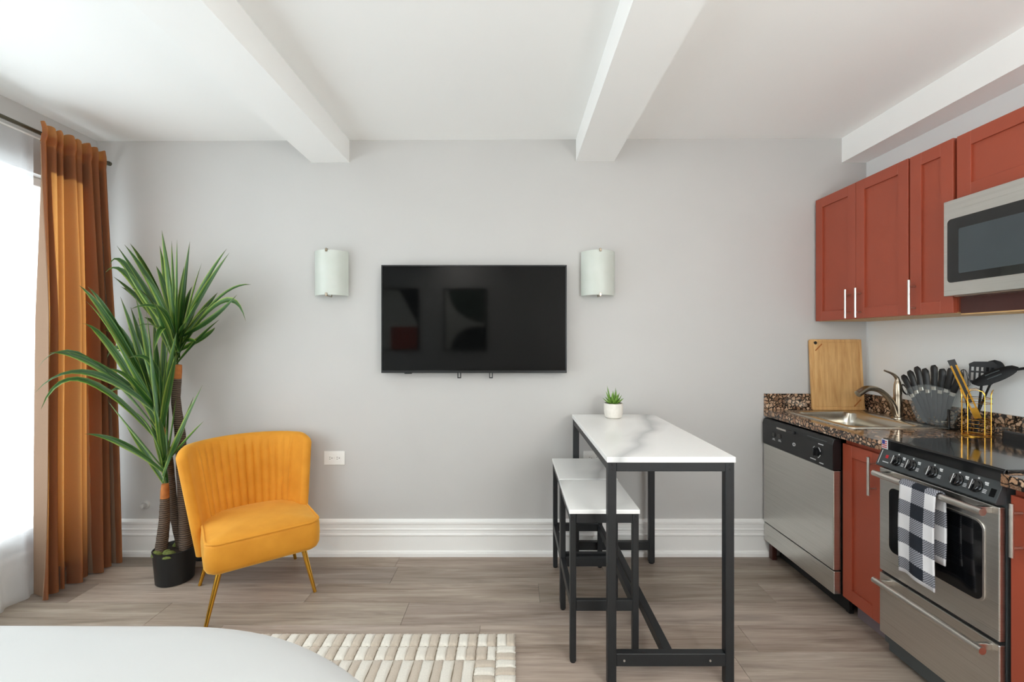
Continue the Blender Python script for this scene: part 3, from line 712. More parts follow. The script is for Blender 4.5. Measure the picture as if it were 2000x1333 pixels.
frame_table('bar_stool', 'plain white topped black bar stool standing farther from the baseboard', 'stool', .239, .535, 1.838, 2.235, .645, .018, .026, .04, .218, .262, False, 'bar stools under the table', 'marble_plain')
su = thing('succulent', 'small green succulent in a white ceramic pot on the bar table', 'plant', (.594, 2.58, .90))
build('pot', lathe(NB(), [(0, 0), (.038, 0), (.048, .006), (.054, .03), (.0555, .06), (.0545, .086), (.050, .087), (.049, .076), (0, .074)], 0, 0, 32), 'ceramic', su, local=True, smooth=True)
build('soil', lathe(NB(), [(.049, .0765), (0, .079)], 0, 0, 20), 'soil', su, local=True)
for k in range(22):
    ring = 0 if k < 6 else (1 if k < 14 else 2); a = k * 2.4 + random.uniform(-.2, .2); el = R((80, 60, 34)[ring] + random.uniform(-6, 6)); L = (.085, .082, .062)[ring] * random.uniform(.85, 1.2)
    if k == 0: el, L, a = R(76), .115, 2.9
    d = Vector((cos(a) * cos(el), sin(a) * cos(el), sin(el))); b0 = Vector((cos(a) * .008, sin(a) * .008, .076)); P = bez(b0, b0 + d * L * .55 + Vector((cos(a), sin(a), 0)) * .006, b0 + d * L, 6)
    build('leaf', tube(NB(), P, [.0045, .0075, .0082, .0074, .0055, .003, .0006], 7, .55), 'succ', su, local=True, smooth=True)

# ------------------------------------------------------------------ kitchen run on the right wall
def fx(px, py, X):
    Y = F * X / (px - 1000); return Y, CH - (py - 666.5) * Y / F
def shaker(name, x, y0, y1, z0, z1, parent, st=.057, th=.02):
    b = NB()
    for a in ((y0, y0 + st, z0, z1), (y1 - st, y1, z0, z1), (y0 + st, y1 - st, z0, z0 + st), (y0 + st, y1 - st, z1 - st, z1)): box(b, x, x + th, *a, .001, 1)
    box(b, x + .009, x + th - .002, y0 + st - .002, y1 - st + .002, z0 + st - .002, z1 - st + .002)
    return build(name, b, 'cab', parent)
def bar_handle(x, y, z0, z1, parent, off=.03, r=.006):
    b = NB(); tube(b, [(x - off, y, z0), (x - off, y, z1)], r, 12)
    for z in (z0 + .03, z1 - .03): tube(b, [(x + .001, y, z), (x - off, y, z)], r * .75, 8)
    return build('handle', b, 'nickel', parent, smooth=True)
# dishwasher
dw = thing('dishwasher', 'stainless dishwasher with black control strip beside the back wall', 'dishwasher', (1.9, 2.457, 0))
YA, YZ = 2.157, 2.757
bx('tub', 'dark', dw, 1.615, 2.2, YA + .006, YZ - .004, .105, .715)
bx('door', 'steel', dw, 1.575, 1.613, YA, YZ, .225, .712, .003)
bx('lower_panel', 'steel', dw, 1.577, 1.613, YA, YZ, .108, .219, .003)
bx('toe_kick', 'dark', dw, 1.66, 1.675, YA + .01, YZ - .03, .012, .105)
bx('levelling_foot', 'cabin', dw, 1.60, 1.63, YZ - .05, YZ - .015, 0, .105, .003, 1)
bx('levelling_foot', 'bplastic', dw, 1.67, 1.69, YA + .02, YA + .045, 0, .02)
cp = build('control_panel', prism(NB(), [(1.570, .716), (1.568, .84), (1.575, .864), (1.585, .87), (1.613, .87), (1.613, .716)], 1, YA - .001, YZ, .002), 'bplastic', dw)
def pdisc(px, py, X, r, name, mt, parent, d=.003, seg=20):
    Y, z = fx(px, py, X); return build(name, tube(NB(), [(X + .002, Y, z), (X - d, Y, z)], r, seg), mt, parent, smooth=True)
b = NB(); (Y0, z0), (Y1, z1) = fx(1517, 834, 1.568), fx(1537, 841, 1.568)
box(b, 1.5665, 1.569, Y1, Y0, z0 - .012, z0 - .002); build('handle_slot', b, 'nickel', cp)
Y0, z0 = fx(1545, 844, 1.566); bx('latch', 'bplastic', cp, 1.556, 1.57, Y0 - .035, Y0 + .035, z0 - .008, z0 + .008, .004)
Y0, z0 = fx(1594, 857, 1.566); bx('trim_line', 'greymetal', cp, 1.5665, 1.569, Y0 - .075, Y0 + .07, z0 - .0015, z0 + .0015)
for px, py in ((1510.6, 849), (1522, 852)):
    Y0, z0 = fx(px, py, 1.566); bx('button', 'bgloss', cp, 1.565, 1.57, Y0 - .014, Y0 + .014, z0 - .012, z0 + .012, .002)
    b = NB()
    for k, w in enumerate((.009, .013)): box(b, 1.567, 1.569, Y0 - w, Y0 + w, z0 - .026 - .007 * k, z0 - .023 - .007 * k)
    build('button_print', b, 'print', cp)
pdisc(1551, 868.7, 1.567, .0095, 'emblem', 'print', cp); pdisc(1551, 868.7, 1.5645, .0055, 'emblem_centre', 'greymetal', cp, .0012)
Yd, zd = fx(1594.4, 883, 1.566)
b = NB(); tube(b, [(1.569, Yd, zd), (1.556, Yd, zd)], .021, 24); box(b, 1.545, 1.558, Yd - .0045, Yd + .0045, zd - .02, zd + .02, .002, 1); build('dial', b, 'bplastic', cp, smooth=True)
b = NB()
for a0, a1 in ((-60, 60), (120, 165), (200, 250)):
    tube(b, [(1.567, Yd + .029 * cos(R(a)), zd + .029 * sin(R(a))) for a in range(a0, a1 + 1, 5)], .0016, 5)
for dy, dz, w in ((-.03, .045, .018), (.028, -.043, .02), (-.034, -.05, .014)): box(b, 1.567, 1.569, Yd + dy - w, Yd + dy + w, zd + dz - .0025, zd + dz + .0025)
build('dial_print', b, 'print', cp)

# base cabinets
def base_cab(label, y0, y1, doors):
    t = thing('base_cabinet', label, 'cabinet', (1.93, (y0 + y1) / 2, 0), 0, 'red base cabinets')
    bx('carcass', 'cab', t, 1.634, 2.225, y0, y1, .10, .879); bx('toe_kick', 'toe', t, 1.69, 1.705, y0, y1, 0, .10)
    for a, c, hy in doors:
        d = shaker('door', 1.613, a, c, .106, .852, t); bar_handle(1.613, hy, .665, .835, d, .034)
    return t
base_cab('narrow brick red base cabinet between dishwasher and range', 1.912, 2.152, [(1.915, 2.148, 1.952)])
base_cab('brick red base cabinet with a bar handle right of the range', .95, 1.428, [(.954, 1.424, 1.392)])
# worktops
ct = thing('countertop', 'speckled brown granite countertop carrying the sink with low upstand', 'countertop', (1.9, 2.34, .88))
b = NB(); hx0, hx1, hy0, hy1 = 1.685, 2.045, 2.178, 2.66
for a in ((1.585, hx0, 1.909, 2.773), (hx1, 2.231, 1.909, 2.773), (hx0, hx1, 1.909, hy0), (hx0, hx1, hy1, 2.773)): box(b, *a, .88, .92)
bmesh.ops.remove_doubles(b, verts=b.verts[:], dist=1e-5); build('slab', b, 'granite', ct)
bx('upstand', 'granite', ct, 1.585, 2.231, 2.753, 2.773, .9205, 1.02, .0015, 1)
bx('upstand', 'granite', ct, 2.211, 2.231, 1.909, 2.7525, .9205, 1.02, .0015, 1)
c2 = thing('countertop', 'short granite countertop piece on the cabinet right of the range', 'countertop', (1.9, 1.19, .88))
bx('slab', 'granite', c2, 1.585, 2.231, .95, 1.43, .88, .92, .0015, 1)
# sink
sk = thing('sink', 'stainless drop-in sink set into the granite countertop', 'sink', (1.895, 2.418, .921))
def loft(bm, loops, cap=True):
    rs = [[bm.verts.new((x, y, z)) for x, y in L] for L, z in loops]; n = len(rs[0])
    for A, B in zip(rs, rs[1:]):
        for k in range(n): bm.faces.new((A[k], A[(k + 1) % n], B[(k + 1) % n], B[k]))
    if cap: bm.faces.new(rs[-1])
    return bm
rr = lambda w, h, r, cx, cy: rrect(w, h, r, 6, cx, cy)
hw, hd, hcx, hcy = .335, .455, 1.868, 2.419
build('basin', loft(NB(), [(rr(.482, .535, .03, 1.896, 2.418), .9205), (rr(.478, .531, .03, 1.896, 2.418), .9265), (rr(.462, .515, .03, 1.896, 2.418), .9275), (rr(hw + .02, hd + .02, .06, hcx, hcy), .9265), (rr(hw, hd, .055, hcx, hcy), .918),
      (rr(hw - .006, hd - .006, .055, hcx, hcy), .86), (rr(hw - .02, hd - .02, .06, hcx, hcy), .80), (rr(hw - .07, hd - .07, .06, hcx, hcy), .784), (rr(.1, .1, .05, hcx, hcy), .78)]), 'sinksteel', sk, smooth=True, angle=50)
build('drain', lathe(NB(), [(.042, .781), (.04, .785), (.03, .786), (.026, .782), (0, .781)], hcx, hcy, 24), 'nickel', sk, smooth=True)
# faucet
FXx, FY = 2.098, 2.395
fa = thing('faucet', 'brushed nickel single lever faucet behind the sink', 'faucet', (FXx, FY, .928))
build('base_plate', lathe(NB(), [(.0, .928), (.03, .928), (.029, .934), (.024, .938), (0, .938)], FXx, FY, 24), 'faucet', fa, smooth=True)
build('body', lathe(NB(), [(.022, .937), (.021, .98), (.0195, 1.03), (.018, 1.05), (.0185, 1.055), (.0185, 1.085), (.0175, 1.09), (.017, 1.11), (.013, 1.13), (.008, 1.14), (0, 1.142)], FXx, FY, 24), 'faucet', fa, smooth=True)
def spline(pts, n=10):
    P = [Vector(p) for p in pts]; out = []
    Q = [2 * P[0] - P[1]] + P + [2 * P[-1] - P[-2]]
    for i in range(1, len(Q) - 2):
        for k in range(n):
            t = k / n; a, b_, c, d = Q[i - 1], Q[i], Q[i + 1], Q[i + 2]
            out.append(.5 * ((2 * b_) + (c - a) * t + (2 * a - 5 * b_ + 4 * c - d) * t * t + (3 * b_ - a - 3 * c + d) * t ** 3))
    return out + [P[-1]]
sp = spline([(FXx - .006, FY, .945), (FXx - .035, FY, 1.02), (FXx - .095, FY, 1.078), (FXx - .165, FY - .002, 1.092), (FXx - .222, FY - .004, 1.062)])
build('spout', tube(NB(), sp, [.0185 - .005 * sin(pi * min(1, k / len(sp) * 1.15)) for k in range(len(sp))], 16), 'faucet', fa, smooth=True)
sp = spline([(FXx, FY, 1.125), (FXx - .006, FY, 1.15), (FXx - .03, FY, 1.172), (FXx - .075, FY - .002, 1.19)])
build('lever', tube(NB(), sp, [.0125 - .0085 * k / len(sp) for k in range(len(sp))], 12), 'faucet', fa, smooth=True)

# cutting board leaning on the wall
cb = thing('cutting_board', 'bamboo cutting board leaning upright against the back wall', 'cutting board', (2.022, 2.7205, .9215)); cb.rotation_euler = (R(-4.0), 0, 0)
bw, bh, bt = .322, .44, .017
b = NB(); prism(b, rrect(bw, bh, .012, 4, 0, bh / 2), 1, .003, bt, .001)
box(b, -bw / 2 + .022, bw / 2 - .022, 0, .004, .022, bh - .022, .0012, 1)
for a in ((-bw / 2 + .001, -bw / 2 + .017, .001, bh - .001), (bw / 2 - .017, bw / 2 - .001, .001, bh - .001), (-bw / 2 + .017, bw / 2 - .017, .001, .017), (-bw / 2 + .017, bw / 2 - .017, bh - .017, bh - .001)): box(b, a[0], a[1], 0, .004, a[2], a[3], .001, 1)
build('board', b, 'bamboo', cb, local=True)
build('hole_shade_disc', tube(NB(), [(-bw / 2 + .034, -.0006, bh - .022), (-bw / 2 + .034, .003, bh - .022)], .010, 18), 'dark', cb, local=True)  # dark disc on the surface, painted shade of a hole
for cx, cz in ((-bw / 2 + .052, bh - .05), (bw / 2 - .045, .045)):
    b = NB(); dv = Vector((1, 0, 1)).normalized() * .03; q = Vector((.0025, 0, -.0025))
    c = Vector((cx, 0, cz)); prism(b, [((c + s1 * dv + s2 * q).x, (c + s1 * dv + s2 * q).z) for s1, s2 in ((-1, -1), (1, -1), (1, 1), (-1, 1))], 1, -.0007, .002)
    build('groove_shade_strip', b, 'bark2', cb, local=True)  # dark strips on the surface, painted shade of cut grooves

# knife stand
KP = Vector((2.142, 2.232, .921)); KA = R(4)
ks = thing('knife_stand', 'clear acrylic fan knife stand with a black base on the granite', 'knife stand', KP, KA)
bx('base', 'bgloss', ks, -.052, .055, -.115, .115, 0, .010, .003, local=True)
PV = -.045                                # fan pivot below the counter line
def fan_plate(x0, x1):
    pts = [(-.062, .012), (.062, .012)] + [(.222 * sin(R(a)), PV + .222 * cos(R(a)) + .03) for a in range(36, -37, -4)]
    return prism(NB(), pts, 0, x0, x1, .0008)
build('acrylic_plate', fan_plate(-.030, -.026), 'acrylic', ks, local=True); build('acrylic_plate', fan_plate(.026, .030), 'acrylic', ks, local=True)
for s in (-1, 1): build('spacer', tube(NB(), [(-.027, s * .06, .03), (.027, s * .06, .03)], .004, 10), 'nickel', ks, local=True)
bx('support_post', 'bgloss', ks, -.05, -.042, -.113, -.104, .010, .10, .002, local=True)
def knife(label, L=1.0):
    t = thing('kitchen_knife', label, 'knife', KP, 0, 'knives in the fan stand')
    b = NB(); prism(b, [(-.013 * L, .215), (.013 * L, .215), (.014 * L, .12), (.008, .085), (-.010 * L, .065), (-.013 * L, .12)], 0, -.0009, .0009); build('blade', b, 'blade', t, local=True)
    b = NB(); box(b, -.006, .006, -.010, .010, .212, .232, .002, 1); build('bolster', b, 'nickel', t, local=True)
    P = [(0, y, z) for y, z in ((0, .231), (.001, .25), (-.001, .275), (-.002, .30), (0, .325), (.004, .338))]
    build('handle', tube(NB(), P, [.0135, .016, .0148, .016, .017, .0105], 12, .6), 'bplastic', t, local=True, smooth=True); return t
k0 = None
for i, (ang, lay, ext) in enumerate(((-27, -.018, -.014), (-20.5, -.013, -.002), (-14, -.008, .010), (-8, -.003, -.004), (-1, .003, .012), (5.5, .008, -.002), (11.5, .013, .010), (18, .018, .002))):
    if k0 is None: k0 = knife('black handled kitchen knife standing in the clear fan stand'); o = k0
    else: o = copy_tree(k0)
    o.rotation_euler = (R(ang), 0, KA)
    ax = Vector((0, -sin(R(ang)), cos(R(ang))))
    o.location = KP + Vector((lay, 0, PV)) + ax * ext
sr = thing('scissors', 'black handled kitchen scissors in the knife stand beside the faucet', 'scissors', KP, KA)
sr.rotation_euler = (R(-33), 0, KA); sr.location = KP + Vector((0, 0, PV))
for s in (-1, 1):
    b = NB(); tube(b, [(0, s * .017 + .0135 * cos(2 * pi * k / 18) * 1, .262 + .029 * sin(2 * pi * k / 18)) for k in range(18)], .0042, 8, closed=True); tube(b, [(0, s * .012, .235), (s * .002, s * .003, .205)], .0045, 8); build('handle', b, 'bplastic', sr, local=True, smooth=True)
    build('blade', prism(NB(), [(-.007, .205), (.007, .205), (.001, .085), (-.002, .085)], 0, s * .0012 - .0008, s * .0012 + .0008), 'blade', sr, local=True)

# utensil holder and utensils
UC = Vector((2.098, 1.99, .921))
uh = thing('utensil_holder', 'gold wire utensil holder standing on the granite by the range', 'holder', UC)
ring = lambda r, z, n=28: [(r * cos(2 * pi * k / n), r * sin(2 * pi * k / n), z) for k in range(n)]
for z in (.004, .022, .040, .058, .076, .150, .172): build('wire_ring', tube(NB(), ring(.05, z), .0014, 6, closed=True), 'goldwire', uh, local=True, smooth=True)
for a in (43, 133, 223, 313):
    P = []
    for s in range(0, 17):
        f = s / 16; t0 = (f - .5) * 2; da = R(30) * (math.copysign(1, t0) if abs(t0) > .25 else sin(t0 / .25 * pi / 2)); z = .003 if abs(t0) == 1 else .188 - max(0, abs(t0) - .25) / .75 * .185 - .0
        if abs(t0) <= .25: z = .188 + .024 * cos(t0 / .25 * pi / 2)
        P.append((.0525 * cos(R(a) + da), .0525 * sin(R(a) + da), z))
    build('wire_arch', tube(NB(), P, .0015, 6), 'goldwire', uh, local=True, smooth=True)
build('base_disc', lathe(NB(), [(0, 0), (.05, 0), (.05, .003), (0, .003)], 0, 0, 28), 'goldwire', uh, local=True, smooth=True)
def utensil(name, label, hpts, hr, hm='nylon', flat=.6):
    t = thing(name, label, name.split('_')[-1], hpts[0], 0, 'cooking utensils in the gold holder')
    build('handle', tube(NB(), spline(hpts, 6), hr, 10, flat), hm, t, smooth=True); return t
# slotted turner
top = at(1917, 752, 2.0); t = utensil('slotted_turner', 'black slotted turner standing in the gold wire holder', [UC + Vector((.0, .0, .012)), UC + Vector((.01, .0, .10)), top], .0055)
def plate(bm, c, ax, ay, pts, th):
    n = ax.cross(ay).normalized(); A = [bm.verts.new(c + ax * p[0] + ay * p[1] - n * th) for p in pts]; B = [bm.verts.new(c + ax * p[0] + ay * p[1] + n * th) for p in pts]; m = len(pts)
    bm.faces.new(A[::-1]); bm.faces.new(B)
    for k in range(m): bm.faces.new((A[k], A[(k + 1) % m], B[(k + 1) % m], B[k]))
ax, ay = Vector((.86, -.5, -.05)).normalized(), Vector((.12, 0.05, 1)).normalized()
b = NB(); c = top + ay * .0
plate(b, c, ax, ay, [(-.03, 0), (.03, 0), (.044, .018), (-.044, .018)], .0016)
for k in range(6): x = -.044 + k * .0162; plate(b, c, ax, ay, [(x, .018), (x + .0068, .018), (x + .0068, .082), (x, .082)], .0016)
plate(b, c, ax, ay, [(-.044, .054), (.044, .054), (.044, .062), (-.044, .062)], .0014)
plate(b, c, ax, ay, [(-.044, .08), (.044, .08), (.046, .095), (.030, .108), (-.030, .104), (-.046, .093)], .0016); build('head', b, 'nylon', t)
# solid spoon
top = at(1941, 735, 2.01); t = utensil('cooking_spoon', 'black solid spoon with rounded head behind the slotted turner', [UC + Vector((.015, .02, .012)), UC + Vector((.03, .02, .10)), top], .0052)
def bowl(c, ax, ay, w, h, depth, th=.002):
    bm = NB(); n = ax.cross(ay).normalized()
    def f(sgn):
        return lambda u, v: c + ax * (w * (u * 2 - 1) * sqrt(max(0, 1 - (v * 2 - 1) ** 2))) + ay * (h * (v * 2 - 1)) + n * (depth * (1 - min(1, ((u * 2 - 1) ** 2 * (1 - (v * 2 - 1) ** 2) + (v * 2 - 1) ** 2))) + sgn * th)
    grid(bm, 10, 12, f(-1)); grid(bm, 10, 12, f(1)); bmesh.ops.remove_doubles(bm, verts=bm.verts[:], dist=1e-5); return bm
ay2 = Vector((.05, 0, 1)).normalized(); build('head', bowl(top + ay2 * .032, Vector((.8, -.6, 0)), ay2, .034, .042, .014), 'nylon', t, smooth=True)
# slotted spoon laid across
h0, h1 = at(1925, 742, 1.965), at(1972, 724, 1.90)
t = utensil('slotted_spoon', 'black slotted spoon lying across the other utensils with its handle out', [h1, h1.lerp(at(2030, 716, 1.82), .5), at(2030, 716, 1.82), at(2090, 716, 1.75)], .0072, flat=.8)
ax3 = (h1 - h0).normalized(); ay3 = Vector((0.3, .4, .85)); ay3 = (ay3 - ax3 * ay3.dot(ax3)).normalized()
build('head', bowl(h0.lerp(h1, .4), ay3 * 1.0, ax3, .030, .082, -.010), 'nylon', t, smooth=True)
b = NB(); hn = ax3.cross(ay3).normalized()
for k in range(4):
    for j in range(4): c = h0.lerp(h1, .18 + .15 * k) + ay3 * (.010 * ((j % 2) * 2 - 1)) + hn * (.0125 if j < 2 else -.0125); tube(b, [c - ax3 * .006, c + ax3 * .006], .0024, 6)
build('slot', b, 'greymetal', t)
# whisk
top = at(1882, 762, 2.03); t = utensil('wire_whisk', 'thin black wire whisk between knives and slotted turner', [UC + Vector((-.02, .012, .012)), UC + Vector((-.02, .01, .09)), top], .005)
for k in range(4):
    a = pi * k / 4; e = Vector((cos(a), sin(a), 0)); d = Vector((.02, .02, 1)).normalized()
    build('loop', tube(NB(), [top + e * (.022 * sin(pi * s / 12 * 2) if False else .022 * cos(pi * (s / 12)) * (1 if True else 0)) * (1 if 0 < s < 12 else .2) + d * (.095 * sin(pi * s / 12)) for s in range(13)], .0012, 5), 'bplastic', t, smooth=True)
# gold tongs
for nm, a, c_, lb in (('serving_tongs', at(1866, 722, 2.03), at(1908, 812, 1.985), 'gold edged black kitchen tongs leaning out of the gold holder'),):
    t = thing(nm, lb, 'tongs', c_, 0, 'cooking utensils in the gold holder'); d = (a - c_).normalized(); s1 = d.cross(Vector((-.7, -.7, 0))).normalized(); s2 = d.cross(s1).normalized()
    for s in (-1, 1):
        b = NB(); plate(b, c_ + s1 * (.009 * s), d, s2, [(0, -.006), (.245, -.006), (.245, .006), (0, .006)], .0032); build('gold_arm', b, 'gold', t)
    b = NB(); plate(b, c_, d, s2, [(.06, -.0045), (.242, -.0045), (.242, .0045), (.06, .0045)], .0055); build('grip', b, 'bplastic', t)
    b = NB(); plate(b, c_ , d, s2, [(.236, -.008), (.262, -.006), (.262, .006), (.236, .008)], .013); build('end_cap', b, 'bplastic', t)
    b = NB(); plate(b, c_, d, s2, [(-.012, -.014), (.035, -.014), (.035, .012), (-.012, .012)], .012); build('gold_head', b, 'gold', t)

# range
rn = thing('range', 'slide-in stainless electric range with black glass top and five knobs', 'stove', (1.9, 1.668, 0))
RA, RZ = 1.434, 1.907
bx('body', 'greymetal', rn, 1.613, 2.2, RA + .003, RZ - .003, .055, .914); bx('cooktop_glass', 'bgloss', rn, 1.606, 2.112, RA, RZ, .914, .930, .002)
ap = build('front_apron', prism(NB(), [(1.600, .889), (1.603, .925), (1.609, .931), (1.616, .931), (1.616, .889)], 1, RA, RZ, .001), 'bgloss', rn)
bx('backguard', 'bgloss', rn, 2.113, 2.205, RA, RZ - .004, .914, .966, .008)
kp = build('control_panel', prism(NB(), [(1.602, .888), (1.574, .820), (1.580, .814), (1.613, .814), (1.613, .888)], 1, RA, RZ, .0015), 'panelgrey', rn)
nrm = Vector((-.925, 0, .38)).normalized(); tz = Vector((.38, 0, .925)).normalized(); ty = Vector((0, -1, 0))
def onpanel(Y, q): return Vector((1.588, Y, .854)) + tz * q
rot = Matrix((( -ty.x, tz.x, nrm.x, 0), (-ty.y, tz.y, nrm.y, 0), (-ty.z, tz.z, nrm.z, 0), (0, 0, 0, 1)))
pr = NB(); rp = NB()
for Yk in (1.818, 1.752, 1.664, 1.571, 1.507):
    b = NB(); lathe(b, [(0, -.002), (.0225, -.002), (.0225, .004), (.0195, .006), (.0185, .012), (.016, .0135), (0, .0135)], 0, 0, 28); box(b, -.004, .004, -.0185, .0185, .012, .0195, .0015, 1)
    bmesh.ops.transform(b, matrix=Matrix.Translation(onpanel(Yk, 0)) @ rot, verts=b.verts[:]); kb = build('knob', b, 'bgloss', kp, smooth=True)
    b = NB(); box(b, -.0012, .0012, -.0175, .0175, .019, .0201); bmesh.ops.transform(b, matrix=Matrix.Translation(onpanel(Yk, 0)) @ rot, verts=b.verts[:]); build('knob_pointer', b, 'print', kp)
    for dy, q, w, h in ((0, .0285, .0028, .0028), (-.028, .020, .006, .003), (-.030, .014, .005, .002), (-.030, -.004, .006, .0012), (-.030, -.009, .006, .0012), (-.030, -.014, .006, .0012)):
        c = Matrix.Translation(onpanel(Yk + dy, q)) @ rot; bb = NB(); box(bb, -w, w, -h, h, -.001, .0006); bmesh.ops.transform(bb, matrix=c, verts=bb.verts[:]); me_ = bpy.data.meshes.new('t'); bb.to_mesh(me_); bb.free(); pr.from_mesh(me_); bpy.data.meshes.remove(me_)
build('panel_print', pr, 'print', kp)
for q, h, w, mt, nm, Yk in ((.006, .007, .006, 'red_print', 'warning_mark', 1.866), (-.018, .002, .014, 'print', 'warning_text', 1.864), (0, .03, .001, 'print', 'edge_line', 1.897), (-.006, .014, .008, 'bgloss', 'rocker_switch', 1.452)):
    b = NB(); box(b, -w, w, -h, h, -.001, .0012); bmesh.ops.transform(b, matrix=Matrix.Translation(onpanel(Yk, q)) @ rot, verts=b.verts[:]); build(nm, b, mt, kp)
# flag sticker on the apron corner
fs = bx('flag_sticker', 'print', rn, 1.5975, 1.5995, 1.873, 1.903, .888, .929)
bx('canton', 'blue_print', fs, 1.597, 1.5985, 1.886, 1.900, .908, .925)
for k in range(4):
    z = .893 + k * .0085; bx('stripe', 'red_print', fs, 1.597, 1.5985, 1.876, 1.900 if k < 2 else 1.885, z, z + .0038)
od = bx('oven_door', 'steel', rn, 1.590, 1.611, RA + .002, RZ - .002, .366, .806, .003)
gy0, gy1, gz0, gz1 = 1.486, 1.852, .468, .736; gc = ((gy0 + gy1) / 2, (gz0 + gz1) / 2)
build('window_trim', prism(NB(), rrect(gy1 - gy0 + .014, gz1 - gz0 + .014, .032, 6, *gc), 0, 1.587, 1.592, .001), 'nickel', od)
build('window_glass', prism(NB(), rrect(gy1 - gy0, gz1 - gz0, .026, 6, *gc), 0, 1.5855, 1.588), 'bgloss', od)
def range_handle(z, parent):
    b = NB(); tube(b, [(1.537, RA + .004, z), (1.537, RZ - .036, z)], .0125, 16)
    build('handle', b, 'nickel', parent, smooth=True)
    for y in (RA + .03, RZ - .06): bx('handle_bracket', 'nickel', parent, 1.537, 1.592, y - .007, y + .007, z - .011, z + .011, .003)
range_handle(.790, od)
dr = bx('drawer', 'steel', rn, 1.590, 1.611, RA + .002, RZ - .002, .098, .354, .003); range_handle(.336, dr)
bx('base_panel', 'greymetal', rn, 1.622, 1.64, RA + .006, RZ - .012, .02, .098, .002); bx('vent_strip', 'dark', rn, 1.600, 1.611, RA + .004, RZ - .004, .355, .365)
for y in (RA + .05, RZ - .05): build('levelling_foot', tube(NB(), [(1.70, y, 0), (1.70, y, .056)], .014, 12), 'nickel', rn, smooth=True)
# towel
def towel_bm():
    path = [(1.5115, .455)] + [(1.5115 + .0065 * k / 14, .455 + (.79 - .455) * k / 14) for k in range(1, 15)]
    path += [(1.537 - .0178 * cos(R(a)), .790 + .0178 * sin(R(a))) for a in range(18, 181, 18)] + [(1.5548 + .004 * sin(k / 9 * pi), .79 - .25 * k / 9) for k in range(1, 10)]
    L = [0]
    for p, q in zip(path, path[1:]): L.append(L[-1] + sqrt((p[0] - q[0]) ** 2 + (p[1] - q[1]) ** 2))
    nv = len(path) - 1; bm = NB()
    def f(u, v):
        j = round(v * nv); x, z = path[j]; dn = max(0, .79 - z) / .33; front = j <= 14
        y = 1.722 - .143 * u + (.004 * sin(dn * 4) if front else .006)
        if front: x += dn * (.006 * sin(u * 8 + .5) - .004); z2 = z + .006 * sin(u * 5) * dn
        else: x += .002 * sin(u * 7); z2 = z; y -= .004 * u
        return Vector((x, y, z2))
    grid(bm, 22, nv, f, uv=lambda u, v: (u * .143 / .105, .5 + L[round(v * nv)] / .112)); return bm
to = build('kitchen_towel', towel_bm(), 'towel', smooth=True, angle=180, recalc=False)
sm = to.modifiers.new('thickness', 'SOLIDIFY'); sm.thickness = .005; sm.offset = 0
tag(to, 'black and white buffalo check towel hanging on the oven handle', 'towel')

# wall cabinets and microwave
def wall_cab(label, y0, y1, z0, z1, doors):
    t = thing('wall_cabinet', label, 'cabinet', (2.08, (y0 + y1) / 2, z0), 0, 'red wall cabinets')
    bx('carcass', 'cab', t, 1.924, 2.23, y0, y1, z0 + .006, z1); bx('underside', 'birch', t, 1.926, 2.23, y0 + .002, y1 - .002, z0, z0 + .0055)
    for a, c, hy in doors:
        d = shaker('door', 1.903, a, c, z0 + .002, z1 - .002, t)
        if hy: bar_handle(1.903, hy, z0 + .006, z0 + .168, d, .03)
    return t
wall_cab('brick red double door wall cabinet in the corner above the sink', 2.114, 2.762, 1.472, 2.231, [(2.440, 2.759, 2.475), (2.116, 2.437, 2.402)])
wall_cab('narrow single door brick red wall cabinet beside the microwave', 1.898, 2.108, 1.470, 2.229, [(1.900, 2.106, 2.078)])
c3 = wall_cab('low brick red wall cabinet above the microwave', 1.125, 1.886, 1.950, 2.226, [(1.507, 1.884, 0), (1.127, 1.504, 0)])
bx('filler_rail', 'cabin', c3, 1.922, 1.936, 1.125, 1.886, 1.468, 1.536); bx('filler_edge', 'birch', c3, 1.922, 1.96, 1.125, 1.886, 1.463, 1.468)
mw = thing('microwave', 'stainless over-the-range microwave with black glass door under the cabinet', 'microwave', (2.04, 1.505, 1.537))
bx('body', 'greymetal', mw, 1.872, 2.22, 1.127, 1.884, 1.546, 1.946); md = bx('door', 'steel', mw, 1.846, 1.8715, 1.127, 1.884, 1.540, 1.942, .003)
build('glass_trim', prism(NB(), rrect(.600, .272, .018, 5, 1.567, 1.728), 0, 1.8435, 1.848, .001), 'nickel', md)
build('black_glass', prism(NB(), rrect(.594, .266, .016, 5, 1.566, 1.728), 0, 1.8415, 1.845), 'bgloss', md)
build('viewing_window', prism(NB(), rrect(.47, .185, .006, 3, 1.58, 1.722), 0, 1.8405, 1.843), pm('window_mesh_grey', srgb(62, 70, 74), .18, noise=.08, nscale=4), md)
bx('underside_panel', 'nickel', mw, 1.875, 2.2, 1.14, 1.87, 1.5375, 1.546, .002, 1); bx('grease_filter', 'dark', mw, 1.99, 2.15, 1.35, 1.80, 1.534, 1.5378, .001, 1)
bx('handle', 'nickel', mw, 1.805, 1.825, 1.235, 1.255, 1.58, 1.90, .006)

